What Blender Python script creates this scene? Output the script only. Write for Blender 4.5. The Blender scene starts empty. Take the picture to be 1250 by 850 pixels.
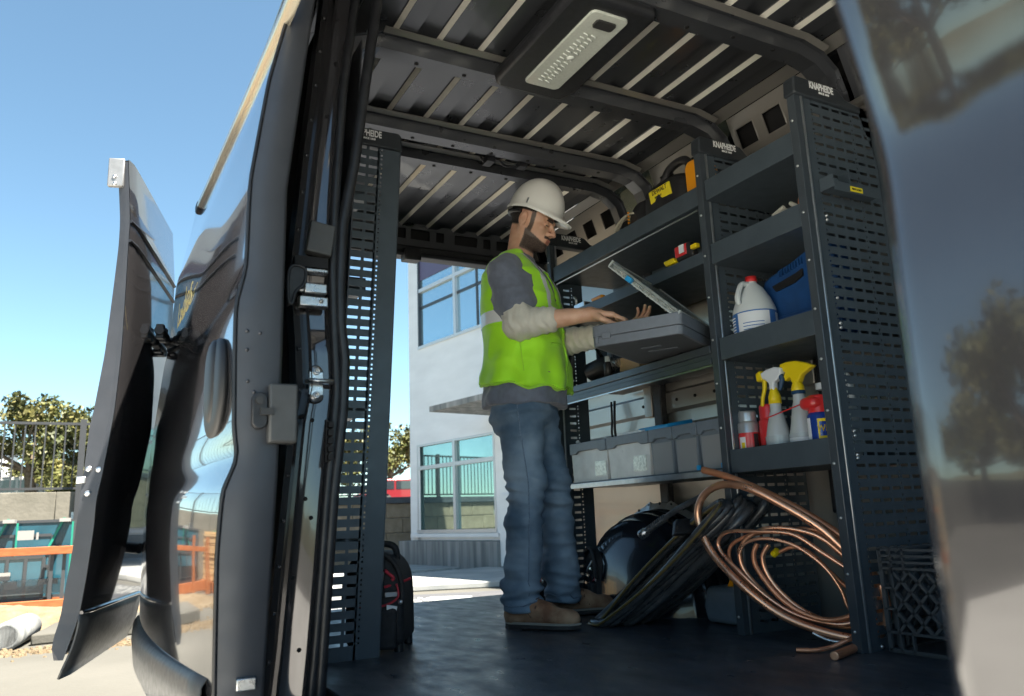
import bpy, bmesh, math, random
import numpy as np
from mathutils import Vector, Matrix, noise
random.seed(7); rng = np.random.default_rng(7)
D = bpy.data
scene = bpy.context.scene
R = math.radians

# ------------------------------------------------------------------ camera
cam_d = D.cameras.new('camera'); cam = D.objects.new('camera', cam_d)
scene.collection.objects.link(cam); scene.camera = cam
cam.matrix_world = Matrix(((0.88370481, -0.06452448, -0.46357567, 0.0),
                           (-0.46649906, -0.20185056, -0.86118231, 0.0),
                           (-0.03800567, 0.97728857, -0.20847692, 0.435),
                           (0, 0, 0, 1)))
cam_d.sensor_width = 36.0; cam_d.lens = 36.0 * 959.95 / 1250.0
cam_d.clip_start = 0.02; cam_d.clip_end = 3000
cam_d.dof.use_dof = True; cam_d.dof.focus_distance = 3.3; cam_d.dof.aperture_fstop = 4.5

# ------------------------------------------------------------------ world, sun, exposure
SUN_EL, SUN_AZ = 64.0, 143.0            # azimuth clockwise from +Y
w = D.worlds.new("World"); scene.world = w; w.use_nodes = True
nt = w.node_tree; bg = nt.nodes['Background']
sky = nt.nodes.new('ShaderNodeTexSky'); sky.sky_type = 'NISHITA'; sky.sun_disc = False
sky.sun_elevation = R(SUN_EL); sky.sun_rotation = R(SUN_AZ)
sky.air_density = 0.72; sky.dust_density = 0.3; sky.ozone_density = 2.0
tint = nt.nodes.new('ShaderNodeMix'); tint.data_type = 'RGBA'; tint.blend_type = 'MULTIPLY'; tint.inputs[0].default_value = 1.0
tint.inputs[7].default_value = (0.90, 1.0, 0.84, 1)      # hazy, slightly green daylight
nt.links.new(sky.outputs[0], tint.inputs[6]); nt.links.new(tint.outputs[2], bg.inputs[0]); bg.inputs[1].default_value = 0.05
sd = D.lights.new('sun', 'SUN'); sun = D.objects.new('sun', sd); scene.collection.objects.link(sun)
sd.energy = 4.2; sd.angle = R(0.53); sd.color = (1.0, 0.93, 0.82)
sv = Vector((math.sin(R(SUN_AZ)) * math.cos(R(SUN_EL)), math.cos(R(SUN_AZ)) * math.cos(R(SUN_EL)), math.sin(R(SUN_EL))))
sun.rotation_euler = sv.to_track_quat('Z', 'Y').to_euler(); sun.location = (20, -20, 30)
scene.view_settings.view_transform = 'Standard'; scene.view_settings.look = 'None'
scene.view_settings.gamma = 1.0; scene.view_settings.exposure = 2.8

# ------------------------------------------------------------------ materials
M = {}
def mat(name, col, rough=0.5, metal=0.0, coat=0.0, var=0.0, vscale=6.0, bump=0.0, bscale=40.0, spec=0.5,
        col2=None, rvar=0.0, trans=0.0, alpha=1.0, emit=None, emis=0.0, stretch=(1, 1, 1), sheen=0.0, detail=6.0, ior=1.45, coords='Object', bdist=0.002):
    m = D.materials.new(name); m.use_nodes = True; n = m.node_tree.nodes; l = m.node_tree.links
    b = n['Principled BSDF']; b.inputs['Base Color'].default_value = (*col, 1)
    b.inputs['Roughness'].default_value = rough; b.inputs['Metallic'].default_value = metal
    b.inputs['Coat Weight'].default_value = coat; b.inputs['Coat Roughness'].default_value = 0.03
    b.inputs['Specular IOR Level'].default_value = spec; b.inputs['IOR'].default_value = ior
    b.inputs['Transmission Weight'].default_value = trans; b.inputs['Alpha'].default_value = alpha
    b.inputs['Sheen Weight'].default_value = sheen
    if emit: b.inputs['Emission Color'].default_value = (*emit, 1); b.inputs['Emission Strength'].default_value = emis
    tc = n.new('ShaderNodeTexCoord'); mp = n.new('ShaderNodeMapping'); mp.inputs['Scale'].default_value = stretch
    l.new(tc.outputs[coords], mp.inputs[0])
    if var or col2:
        t = n.new('ShaderNodeTexNoise'); t.inputs['Scale'].default_value = vscale; t.inputs['Detail'].default_value = detail
        l.new(mp.outputs[0], t.inputs[0])
        r = n.new('ShaderNodeValToRGB'); r.color_ramp.elements[0].position = 0.35; r.color_ramp.elements[1].position = 0.68
        c2 = col2 if col2 else tuple(min(1, c * (1 + var)) for c in col)
        c1 = col if col2 else tuple(c * (1 - var) for c in col)
        r.color_ramp.elements[0].color = (*c1, 1); r.color_ramp.elements[1].color = (*c2, 1)
        l.new(t.outputs[0], r.inputs[0]); l.new(r.outputs[0], b.inputs['Base Color'])
    if rvar:
        t2 = n.new('ShaderNodeTexNoise'); t2.inputs['Scale'].default_value = vscale * 1.7; t2.inputs['Detail'].default_value = 5
        l.new(mp.outputs[0], t2.inputs[0]); mr = n.new('ShaderNodeMapRange')
        mr.inputs['From Min'].default_value = 0.3; mr.inputs['From Max'].default_value = 0.7
        mr.inputs['To Min'].default_value = max(0, rough - rvar); mr.inputs['To Max'].default_value = rough + rvar
        l.new(t2.outputs[0], mr.inputs[0]); l.new(mr.outputs[0], b.inputs['Roughness'])
    if bump:
        t3 = n.new('ShaderNodeTexNoise'); t3.inputs['Scale'].default_value = bscale; t3.inputs['Detail'].default_value = 8
        l.new(mp.outputs[0], t3.inputs[0]); bp = n.new('ShaderNodeBump'); bp.inputs['Strength'].default_value = bump
        bp.inputs['Distance'].default_value = bdist
        l.new(t3.outputs[0], bp.inputs['Height']); l.new(bp.outputs[0], b.inputs['Normal'])
    M[name] = m; return m
mat('van_paint', (0.06, 0.058, 0.062), 0.09, 0.6, 1.0, var=0.04, vscale=30)
mat('inner_paint', (0.32, 0.305, 0.28), 0.34, 0.65, 0.35, var=0.04, vscale=5, rvar=0.03)
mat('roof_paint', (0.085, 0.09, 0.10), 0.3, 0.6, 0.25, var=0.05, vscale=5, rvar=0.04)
mat('rib_glint', (0.66, 0.64, 0.57), 0.3, 0.3, 0.3, var=0.05, vscale=20)  # pale colour stands in for sunlit ground reflected in the rib facets
mat('zinc', (0.28, 0.28, 0.28), 0.45, 0.6, var=0.1, vscale=40)
mat('door_inner', (0.055, 0.058, 0.066), 0.42, 0.35, 0.0, var=0.06, vscale=12, rvar=0.06)
mat('black_plastic', (0.018, 0.019, 0.022), 0.42, var=0.25, vscale=50, bump=0.15, bscale=400)
mat('tyre_black', (0.012, 0.012, 0.013), 0.5)
mat('rubber', (0.016, 0.017, 0.02), 0.38, var=0.2, vscale=30)
mat('cladding', (0.055, 0.056, 0.056), 0.42, var=0.1, vscale=30, bump=0.15, bscale=500, rvar=0.06)
mat('chrome_trim', (0.55, 0.5, 0.4), 0.25, 0.8)
mat('steel', (0.55, 0.56, 0.57), 0.32, 0.95, var=0.15, vscale=60, rvar=0.1)
mat('bolt', (0.6, 0.6, 0.6), 0.3, 0.9)
mat('shelf_paint', (0.068, 0.088, 0.106), 0.36, 0.15, 0.0, var=0.07, vscale=15, rvar=0.05, bump=0.08, bscale=900)
mat('post_paint', (0.07, 0.085, 0.10), 0.33, 0.3, 0.0, var=0.07, vscale=15)
mat('edge_silver', (0.42, 0.45, 0.48), 0.3, 0.85, var=0.1, vscale=30)
mat('cap_plastic', (0.03, 0.036, 0.042), 0.35, var=0.1, vscale=60)
mat('white_print', (0.85, 0.86, 0.86), 0.5)
mat('gold_print', (0.62, 0.50, 0.20), 0.4, 0.4)
mat('yellow_print', (0.85, 0.70, 0.03), 0.45, var=0.05, vscale=80)
mat('dark_print', (0.03, 0.03, 0.03), 0.5)
mat('floor_mat', (0.035, 0.040, 0.050), 0.38, col2=(0.075, 0.081, 0.095), vscale=9, rvar=0.12, bump=0.6, bscale=120, bdist=0.0015, stretch=(1, 0.45, 1))
mat('hole_dark', (0.006, 0.006, 0.007), 0.7)
mat('lens', (0.55, 0.58, 0.52), 0.18, 0.0, coat=0.6, var=0.05, vscale=90)
mat('lens_ridge', (0.80, 0.84, 0.78), 0.12, 0.0, coat=1.0)

# ------------------------------------------------------------------ mesh helpers
class MB:
    def __init__(s): s.v = []; s.f = []; s.sm = []
    def add(s, vs, fs, smooth=False):
        o = len(s.v); s.v += [tuple(map(float, p)) for p in vs]
        s.f += [tuple(i + o for i in f) for f in fs]; s.sm += [smooth] * len(fs); return s
    def box(s, a, b, rot=None, c=None):
        x0, y0, z0 = a; x1, y1, z1 = b
        vs = [Vector(p) for p in ((x0,y0,z0),(x1,y0,z0),(x1,y1,z0),(x0,y1,z0),(x0,y0,z1),(x1,y0,z1),(x1,y1,z1),(x0,y1,z1))]
        if rot is not None:
            c = Vector(c) if c is not None else Vector(((x0+x1)/2,(y0+y1)/2,(z0+z1)/2))
            vs = [c + rot @ (p - c) for p in vs]
        return s.add(vs, [(0,3,2,1),(4,5,6,7),(0,1,5,4),(1,2,6,5),(2,3,7,6),(3,0,4,7)])
    def obox(s, c, ax, ay, az):
        c, ax, ay, az = map(Vector, (c, ax, ay, az))
        vs = [c + ax*i + ay*j + az*k for k in (-1, 1) for i, j in ((-1,-1),(1,-1),(1,1),(-1,1))]
        return s.add(vs, [(0,3,2,1),(4,5,6,7),(0,1,5,4),(1,2,6,5),(2,3,7,6),(3,0,4,7)])
    def tube(s, path, r, n=8, caps=True, closed=False, hollow=False):
        path = [Vector(p) for p in path]; m = len(path)
        rr = r if hasattr(r, '__len__') else [r] * m
        t0 = (path[1] - path[0]).normalized()
        up = Vector((0, 0, 1)) if abs(t0.z) < 0.9 else Vector((1, 0, 0))
        nx = t0.cross(up).normalized(); vs = []; prev = t0
        for i, p in enumerate(path):
            if closed: t = (path[(i+1) % m] - path[i-1]).normalized()
            elif i == 0: t = t0
            elif i == m-1: t = (path[-1] - path[-2]).normalized()
            else: t = (path[i+1] - path[i-1]).normalized()
            q = prev.rotation_difference(t); nx = (q @ nx); nx = (nx - t * nx.dot(t)).normalized(); prev = t
            ny = t.cross(nx)
            for k in range(n):
                a = 2*math.pi*k/n; vs.append(p + (nx*math.cos(a) + ny*math.sin(a)) * rr[i])
        fs = []
        for i in range(m if closed else m-1):
            j = (i+1) % m
            for k in range(n): fs.append((i*n+k, i*n+(k+1) % n, j*n+(k+1) % n, j*n+k))
        s.add(vs, fs, True)
        if caps and not closed and not hollow:
            s.add(vs[:n], [tuple(range(n-1, -1, -1))]); s.add(vs[-n:], [tuple(range(n))])
        return s
    def cyl(s, p0, p1, r0, r1=None, n=16): return s.tube([p0, p1], [r0, r0 if r1 is None else r1], n)
    def lathe(s, prof, c, n=24, axis=None, smooth=True):
        c = Vector(c); rot = Matrix.Identity(3) if axis is None else Vector(axis).to_track_quat('Z', 'Y').to_matrix()
        vs = []
        for r, z in prof:
            for k in range(n):
                a = 2*math.pi*k/n; vs.append(c + rot @ Vector((r*math.cos(a), r*math.sin(a), z)))
        fs = [(i*n+k, i*n+(k+1) % n, (i+1)*n+(k+1) % n, (i+1)*n+k) for i in range(len(prof)-1) for k in range(n)]
        s.add(vs, fs, smooth)
        if prof[0][0] > 1e-4: s.add(vs[:n], [tuple(range(n-1, -1, -1))])
        if prof[-1][0] > 1e-4: s.add(vs[-n:], [tuple(range(n))])
        return s
    def prism(s, poly, depth, frame, c=(0,0,0), smooth=False):
        """poly in (u,v) of frame (U,V,W), extruded -depth/2..depth/2 along W"""
        U, V, W = map(Vector, frame); c = Vector(c); n = len(poly)
        a = [c + U*u + V*v - W*depth/2 for u, v in poly]; b = [c + U*u + V*v + W*depth/2 for u, v in poly]
        s.add(a + b, [tuple(range(n-1, -1, -1)), tuple(range(n, 2*n))])
        s.add(a + b, [(i, (i+1) % n, n+(i+1) % n, n+i) for i in range(n)], smooth); return s
    def grid(s, P, smooth=True, flip=False, closeu=False):
        nu, nv = len(P), len(P[0]); vs = [p for row in P for p in row]
        fs = []
        for i in range(nu if closeu else nu-1):
            for j in range(nv-1):
                q = (i*nv+j, ((i+1) % nu)*nv+j, ((i+1) % nu)*nv+j+1, i*nv+j+1); fs.append(q[::-1] if flip else q)
        return s.add(vs, fs, smooth)
    def mesh(s, name):
        me = D.meshes.new(name); me.from_pydata(s.v, [], s.f)
        me.polygons.foreach_set('use_smooth', s.sm); me.update(); return me
def link(name, me, m=None, parent=None, label=None, bevel=0, seg=2, sharp=None, weld=False, solid=0, kind=None):
    o = D.objects.new(name, me); scene.collection.objects.link(o)
    if m is not None:
        me.materials.clear(); me.materials.append(M[m] if isinstance(m, str) else m)
    if parent is not None:
        o.parent = parent; o.matrix_parent_inverse = parent.matrix_basis.inverted() if parent.parent is None else (parent.parent.matrix_basis @ parent.matrix_parent_inverse @ parent.matrix_basis).inverted() if False else WI(parent)
    if solid:
        md = o.modifiers.new('Solidify', 'SOLIDIFY'); md.thickness = solid; md.offset = 0
    if bevel:
        bm = bmesh.new(); bm.from_mesh(me); bmesh.ops.remove_doubles(bm, verts=bm.verts, dist=1e-5)
        bmesh.ops.recalc_face_normals(bm, faces=bm.faces); bm.to_mesh(me); bm.free()
        md = o.modifiers.new('Bevel', 'BEVEL'); md.width = bevel; md.segments = seg; md.limit_method = 'ANGLE'; md.angle_limit = R(40); md.harden_normals = False
        for p in me.polygons: p.use_smooth = True
        me.set_sharp_from_angle(angle=R(35))
    if sharp: me.set_sharp_from_angle(angle=R(sharp))
    if label: o['label'] = label
    if kind: o['kind'] = kind
    return o
def WI(o):
    m = Matrix.Identity(4); chain = []
    while o: chain.append(o); o = o.parent
    for c in reversed(chain): m = m @ (c.matrix_parent_inverse @ c.matrix_basis if c.parent else c.matrix_basis)
    return m.inverted()
def part(name, mb, m, parent, **k): return link(name, mb.mesh(name), m, parent, **k)
def thing(name, label, cat, loc=(0,0,0), group=None):
    o = D.objects.new(name, None); scene.collection.objects.link(o); o.location = loc; o.empty_display_size = 0.1
    o.matrix_basis = Matrix.Translation(loc)
    o['label'] = label; o['category'] = cat
    if group: o['group'] = group
    return o
def solo(name, mb, m, label, cat, group=None, **k):
    o = part(name, mb, m, None, **k); o['label'] = label; o['category'] = cat
    if group: o['group'] = group
    return o
def struct(name, mb, m, **k): return part(name, mb, m, None, kind='structure', **k)
def kids(o): return [c for c in scene.collection.objects if c.parent == o]
def copy_tree(o, parent=None, off=None, label=None):
    c = o.copy(); scene.collection.objects.link(c); c.parent = parent
    if off is not None: c.location = o.location + Vector(off)
    if label: c['label'] = label
    for ch in kids(o):
        if ch is not c: copy_tree(ch, c)
    return c
def lettering(text, size, frame, c, m, parent, xs=1.0, bold=0.0, name='lettering', shear=0.0, align='CENTER', ext=0.0006):
    cu = D.curves.new('t', 'FONT'); cu.body = text; cu.size = size; cu.align_x = align; cu.align_y = 'CENTER'
    cu.extrude = ext; cu.offset = bold; cu.shear = shear; cu.resolution_u = 3
    t = D.objects.new('t', cu); scene.collection.objects.link(t)
    me = D.meshes.new_from_object(t.evaluated_get(bpy.context.evaluated_depsgraph_get()))
    D.objects.remove(t); D.curves.remove(cu)
    U, V, W = map(Vector, frame); c = Vector(c)
    for v in me.vertices: v.co = c + U*v.co.x*xs + V*v.co.y + W*v.co.z
    return link(name, me, m, parent)
def lerp(tab, z):
    t = sorted(tab); return float(np.interp(z, [a for a, b in t], [b for a, b in t]))
def smoothpath(pts, n=8, closed=False):
    pts = [Vector(p) for p in pts]; out = []; m = len(pts)
    rngi = range(m) if closed else range(m-1)
    for i in rngi:
        p0 = pts[i-1] if (i > 0 or closed) else pts[0]; p1 = pts[i]; p2 = pts[(i+1) % m]
        p3 = pts[(i+2) % m] if (closed or i+2 < m) else pts[-1]
        for k in range(n):
            t = k/n
            out.append(0.5*((2*p1) + (-p0+p2)*t + (2*p0-5*p1+4*p2-p3)*t*t + (-p0+3*p1-3*p2+p3)*t**3))
    if not closed: out.append(pts[-1])
    return out
X, Y, Z = Vector((1,0,0)), Vector((0,1,0)), Vector((0,0,1))
GZ = -0.65
# ------------------------------------------------------------------ the van: floor, roof, walls
van = thing('cargo_van', 'dark grey cargo van with side and rear doors open', 'van', (1.5, 2.0, GZ))
part('cargo_floor', MB().box((0.60, -0.95, -0.05), (2.47, 4.16, 0.0)), 'floor_mat', van, bevel=0.004)
part('door_sill', MB().box((0.43, 0.30, -0.13), (0.597, 2.12, -0.012)), 'black_plastic', van, bevel=0.01)
part('underbody', MB().box((0.50, -1.0, -0.30), (2.5, 4.12, -0.055)), 'black_plastic', van)

# roof skin : trapezoid corrugation running along the van
def roof_panel(y0, y1):
    mb = MB(); xs = []; z = 2.125; x = 0.74; ph = 0
    prof = [(0.44, 1.98), (0.56, 2.085), (0.70, 2.125)]
    x = 1.328 - 0.163*4
    while x < 2.25:
        prof += [(x-0.004, 2.128), (x+0.013, 2.108), (x+0.075, 2.108), (x+0.083, 2.128)]; x += 0.163
    prof += [(2.30, 2.12)]
    prof = sorted(p for p in prof if p[0] <= 2.30)
    P = [[(px, y0, pz) for px, pz in prof], [(px, y1, pz) for px, pz in prof]]
    mb.grid(P, smooth=False); return mb
def lay_rib_glints(y0, y1, parent):  # reflections along the ribs, laid on as pale strips
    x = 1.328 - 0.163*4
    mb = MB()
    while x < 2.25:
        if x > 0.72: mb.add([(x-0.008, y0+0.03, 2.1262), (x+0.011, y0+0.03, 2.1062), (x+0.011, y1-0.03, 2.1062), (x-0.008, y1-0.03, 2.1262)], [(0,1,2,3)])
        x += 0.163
    part('rib_glint_strip', mb, 'rib_glint', parent, kind='stuff') if False else [part('rib_glint_strip', MB().add([(q-0.003, y0+0.03, 2.1215), (q+0.011, y0+0.03, 2.1065), (q+0.011, y1-0.03, 2.1065), (q-0.003, y1-0.03, 2.1215)], [(0,1,2,3)]), 'rib_glint', parent) for q in [1.328+0.163*k for k in range(-3, 6)]]
for y0, y1 in ((-0.9, 1.2), (1.203, 1.80), (1.803, 2.44), (2.443, 2.98), (2.983, 3.20), (3.203, 4.12)):
    rp_ = part('roof_panel', roof_panel(y0, y1), 'roof_paint', van, solid=0.002); lay_rib_glints(y0, y1, rp_)
mb = MB(); prof = [(0.40, 1.90), (0.46, 2.02), (0.60, 2.12), (0.9, 2.17), (1.5, 2.19), (2.1, 2.17), (2.42, 2.11), (2.54, 1.98), (2.57, 1.8)]
mb.grid([[(px, -1.0, pz) for px, pz in prof], [(px, 4.17, pz) for px, pz in prof]], smooth=True)
part('roof_skin', mb, 'van_paint', van, solid=0.006)

def bow(y, w=0.11, d=0.045, strip=True, name='roof_bow'):
    base = [(0.62, 1.95), (0.70, 2.06), (0.80, 2.098), (2.20, 2.098), (2.30, 2.075), (2.37, 2.02), (2.405, 1.93), (2.415, 1.84)]
    base = [tuple(p) for p in base]
    mb = MB(); sec = [(-w/2, 0.0), (-w/2+0.018, 0.002), (-w*0.28, -d), (w*0.28, -d), (w/2-0.018, 0.002), (w/2, 0.0)]
    rows = []
    for i, (bx, bz) in enumerate(base):
        a = Vector(base[max(i-1, 0)]); b = Vector(base[min(i+1, len(base)-1)]); t = (b-a).normalized(); nrm = Vector((-t.y, t.x))
        rows.append([(bx + nrm.x*dz, y+dy, bz + nrm.y*dz) for dy, dz in sec])
    mb.grid(rows, smooth=False)
    o = part(name, mb, 'roof_paint', van, solid=0.002)
    # bright front flange
    mb = MB(); rows = []
    for i, (bx, bz) in enumerate(base[2:5]):
        rows.append([(bx, y-w/2-0.028, bz+0.004), (bx, y-w/2-0.004, bz-0.004)])
    if strip: part('bow_flange', mb.grid(rows, smooth=False), 'inner_paint', o, solid=0.004)
    # punched holes on the underside
    for hx in np.arange(0.95, 2.2, 0.19):
        part('bow_hole', MB().lathe([(0.0, 0), (0.008, 0), (0.008, 0.002)], (hx, y+0.012*(1 if int(hx*10) % 2 else -1), 2.098-d-0.0035), 10), 'hole_dark', o)
    return o
for y in (1.20, 1.81, 2.40, 2.94, 3.16): bow(y, w=0.12 if y < 3 else 0.085)
# clips along bow
b = MB(); b.tube(smoothpath([(1.50, 3.02, 2.06), (1.53, 3.03, 2.045), (1.58, 3.0, 2.05), (1.63, 3.02, 2.04), (1.72, 3.01, 2.05)], 6), 0.006, 6)
b.box((1.52, 2.99, 2.035), (1.56, 3.05, 2.065)); b.box((1.69, 2.99, 2.04), (1.73, 3.03, 2.065))
part('wire_clip', b, 'black_plastic', van)

# perforated rectangular-hole sheet helper (plane given by origin + U,V)
def holed_strip(mb, o, U, V, L, Hh, holes):
    """holes: list (u0,u1,v0,v1) sorted by u, non overlapping in u"""
    o, U, V = Vector(o), Vector(U), Vector(V)
    def q(u0, u1, v0, v1):
        mb.add([o+U*u0+V*v0, o+U*u1+V*v0, o+U*u1+V*v1, o+U*u0+V*v1], [(0,1,2,3)])
    u = 0.0
    for a, b_, c, d in holes:
        if a > u: q(u, a, 0, Hh)
        q(a, b_, 0, c); q(a, b_, d, Hh); u = b_
    if u < L: q(u, L, 0, Hh)
# driver side roof rail with square windows
for y0, y1, hs in ((-0.4, 1.13, 6), (1.25, 1.74, 3), (1.87, 2.33, 3), (2.47, 2.88, 2), (3.21, 4.10, 5)):
    mb = MB(); L = y1-y0; pitch = L/hs; holes = []
    for k in range(hs):
        cy = pitch*(k+0.5); holes.append((cy-0.048, cy+0.048, 0.055, 0.145))
    V = Vector((-0.33, 0, 0.944)); o = (2.432, y0, 1.90)
    holed_strip(mb, o, Y, V, L, 0.205, holes)
    rr = part('roof_rail', mb, 'inner_paint' if y0 > 1.8 else 'door_inner', van, solid=0.004)  # front lengths painted darker for the shade there; the metal is the same
    mb = MB(); holed_strip(mb, Vector(o)+Vector((0.04, 0, 0.01)), Y, V, L, 0.205, [])
    part('rail_backing', mb, 'hole_dark', rr)
    for k in range(hs):      # raised frames round each opening
        cy = y0 + pitch*(k+0.5); mb = MB()
        pts = [Vector(o)+Y*(cy-y0+a*0.052)+V*(0.10+b_*0.049) for a, b_ in ((-1,-1),(1,-1),(1,1),(-1,1))]
        mb.tube(pts, 0.0035, 6, closed=True); part('opening_lip', mb, 'inner_paint' if y0 > 1.8 else 'door_inner', rr)
mb = MB(); mb.grid([[(2.355, -0.9, 2.09), (2.35, 4.12, 2.09)], [(2.30, -0.9, 2.115), (2.30, 4.12, 2.115)]], smooth=False)
part('rail_flange', mb, 'inner_paint', van, solid=0.002)
mb = MB(); mb.box((2.405, -0.9, 1.868), (2.45, 4.1, 1.893)); part('rail_ledge', mb, 'inner_paint', van, bevel=0.005)

# driver side wall
mb = MB(); prof = [(2.46, 0.0), (2.46, 0.40), (2.455, 0.52), (2.445, 0.545), (2.445, 0.66), (2.455, 0.675), (2.455, 0.735), (2.44, 0.75), (2.44, 0.82),
                   (2.455, 0.835), (2.455, 0.89), (2.44, 0.905), (2.44, 0.985), (2.46, 1.0), (2.46, 1.10), (2.452, 1.14), (2.44, 1.5), (2.435, 1.88)]
mb.grid([[(px, 0.25, pz) for px, pz in prof], [(px, 4.14, pz) for px, pz in prof]], smooth=False, flip=True)
wall = part('side_wall', mb, 'inner_paint', van, sharp=30)
part('body_side_outer', MB().box((2.52, 0.25, -0.3), (2.56, 4.17, 1.98)), 'van_paint', van); part('cab_side', MB().box((2.52, -1.1, -0.3), (2.56, 0.247, 0.75)), 'van_paint', van); part('cab_window', MB().box((2.535, -1.0, 0.75), (2.54, 0.247, 1.85)), 'black_plastic', van).data.materials[0] = M['cab_glass'] if 'cab_glass' in M else mat('cab_glass', (0.55, 0.62, 0.60), 0.03, alpha=0.12, coat=0.5)
for y in (2.02, 3.01):
    mb = MB(); mb.box((2.405, y-0.03, 0.40), (2.443, y+0.03, 1.87)); part('wall_rib', mb, 'black_plastic', van, bevel=0.006)
    mb = MB(); mb.box((2.40, y+0.035, 0.88), (2.439, y+0.095, 1.10)); part('rib_bracket', mb, 'inner_paint', van, bevel=0.004)
mb = MB(); mb.box((2.415, 1.72, 0.775), (2.438, 4.1, 0.812)); rl = part('tie_rail', mb, 'steel', van, bevel=0.003)
for y in np.arange(1.8, 4.0, 0.16):
    part('rail_hole', MB().lathe([(0, 0), (0.009, 0), (0.009, 0.002)], (2.4148, y, 0.793), 10, axis=(-1, 0, 0)), 'hole_dark', rl)
for y in np.arange(2.25, 3.2, 0.13):
    part('wall_bolt', MB().lathe([(0.008, 0), (0.007, 0.005), (0, 0.006)], (2.439, y, 0.945), 8, axis=(-1, 0, 0)), 'hole_dark', wall)
mb = MB(); mb.tube(smoothpath([(2.40, 3.35, 1.0), (2.385, 3.34, 0.9), (2.40, 3.36, 0.82), (2.385, 3.30, 0.72), (2.40, 3.32, 0.62)], 6), 0.007, 6)
mb.tube(smoothpath([(2.40, 3.38, 1.0), (2.39, 3.37, 0.9), (2.40, 3.39, 0.82), (2.39, 3.33, 0.72), (2.40, 3.35, 0.62)], 6), 0.006, 6)
part('wire_loom', mb, 'black_plastic', van)
# wheel house with its scalloped flange
arc = [(math.cos(a), math.sin(a)) for a in np.linspace(0, math.pi, 25)]
mb = MB(); cy, ry, rz = 3.03, 0.46, 0.46
def whrow(x, k): return [(x, cy + c*ry*k, -0.02 + s_*rz*k) for c, s_ in arc]
rows = []
xs = [2.445, 2.40, 2.385, 2.38, 2.34, 2.33, 2.325, 2.285, 2.275, 2.27, 2.225, 2.215, 2.21, 2.17, 2.13, 2.10, 2.085, 2.08]
ks = [1.0, 1.0, 1.0, 0.985, 0.975, 0.99, 0.97, 0.955, 0.965, 0.94, 0.90, 0.90, 0.875, 0.81, 0.70, 0.55, 0.38, 0.12]
for x, k in zip(xs, ks): rows.append(whrow(x, k))
mb.grid(rows, smooth=True); mb.add(rows[-1], [tuple(range(25))])
wh = part('wheel_house', mb, 'black_plastic', van); 
M['wheel_gloss'] = mat('wheel_gloss', (0.012, 0.014, 0.02), 0.22, 0.0, 0.4, rvar=0.05)
wh.data.materials[0] = M['wheel_gloss']
mb = MB(); n = 60; inner = []; outer = []
for i in range(n+1):
    a = math.pi*i/n; c, s_ = math.cos(a), math.sin(a)
    r1 = 1.0; r2 = 1.06 + 0.035*max(0, math.cos(a*18))**4
    inner.append((2.385, cy+c*ry*r1, -0.02+s_*rz*r1)); outer.append((2.40, cy+c*ry*r2, -0.02+s_*rz*r2))
mb.grid([inner, outer], smooth=False); part('wheel_house_flange', mb, 'inner_paint', wh, solid=0.006)
for i in range(1, 18):
    a = math.pi*i/18*1.0
    if i % 1 == 0 and 2 < i < 16:
        part('flange_hole', MB().lathe([(0, 0), (0.007, 0), (0.007, 0.003)], (2.394, cy+math.cos(2*math.pi*i/18)*ry*1.06 if False else cy+math.cos(a)*ry*1.055, -0.02+math.sin(a)*rz*1.055), 8, axis=(-1, 0, 0)), 'hole_dark', wh)

# rear frame
mb = MB(); hol = []
for k, (a, b_) in enumerate(((0.80, 0.86), (0.93, 1.07), (1.13, 1.18), (1.26, 1.40), (1.475, 1.53), (1.56, 1.68), (1.72, 1.77), (1.84, 1.99), (2.03, 2.08), (2.12, 2.24))):
    hol.append((a-0.62, b_-0.62, 0.045, 0.105))
holed_strip(mb, (0.62, 4.10, 1.99), X, Vector((0, -0.12, 0.99)), 1.82, 0.15, hol)
hd = part('rear_header', mb, 'black_plastic', van, solid=0.006); hd.data.materials[0] = M['door_inner']
part('header_backing', MB().box((0.60, 4.135, 1.98), (2.45, 4.16, 2.14)), 'hole_dark', hd)
part('header_lower', MB().box((0.60, 4.06, 1.925), (2.47, 4.17, 1.985)), 'black_plastic', van, bevel=0.012)
mb = MB(); mb.tube([(0.7, 4.06, 1.93), (2.4, 4.06, 1.93)], 0.016, 8); part('rear_seal', mb, 'rubber', van)
for x in (1.28, 1.50): part('header_bracket', MB().box((x, 4.02, 1.885), (x+0.10, 4.10, 1.955)), 'black_plastic', van, bevel=0.008)
part('rear_pillar', MB().box((2.30, 4.02, 0.0), (2.55, 4.16, 1.98)), 'door_inner', van, bevel=0.02)
part('rear_pillar', MB().box((0.44, 4.02, -0.2), (0.70, 4.16, 1.98)), 'door_inner', van, bevel=0.02)
part('bumper', MB().box((0.42, 4.16, -0.38), (2.58, 4.30, -0.10)), 'cladding', van, bevel=0.03, seg=3)

# passenger side quarter: inner and outer skins
def prof_side(tab, z): return lerp(tab, z)
QOUT = [(-0.35, 0.42), (0.12, 0.417), (0.52, 0.448), (0.92, 0.472), (1.13, 0.457), (1.50, 0.489), (2.0, 0.538), (2.1, 0.60)]
mb = MB(); rows = []
for z in np.linspace(-0.35, 2.05, 40): rows.append([(prof_side(QOUT, z)+0.015, 2.20, z), (prof_side(QOUT, z)+0.015, 4.14, z)])
part('quarter_panel', mb.grid(rows, smooth=True, flip=True), 'van_paint', van, solid=0.004)
mb = MB(); prev = None
holed_strip(mb, (0.585, 2.20, 0.0), Y, Vector((0.05, 0, 1)), 1.9, 1.95, [(0.45, 0.85, 0.35, 0.62), (1.0, 1.6, 0.35, 0.62)])
part('side_wall', mb, 'door_inner', van, solid=0.004)
part('dashboard', MB().box((0.50, -1.10, -0.1), (2.5, -0.80, 0.72)), 'black_plastic', van, bevel=0.04)
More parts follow.
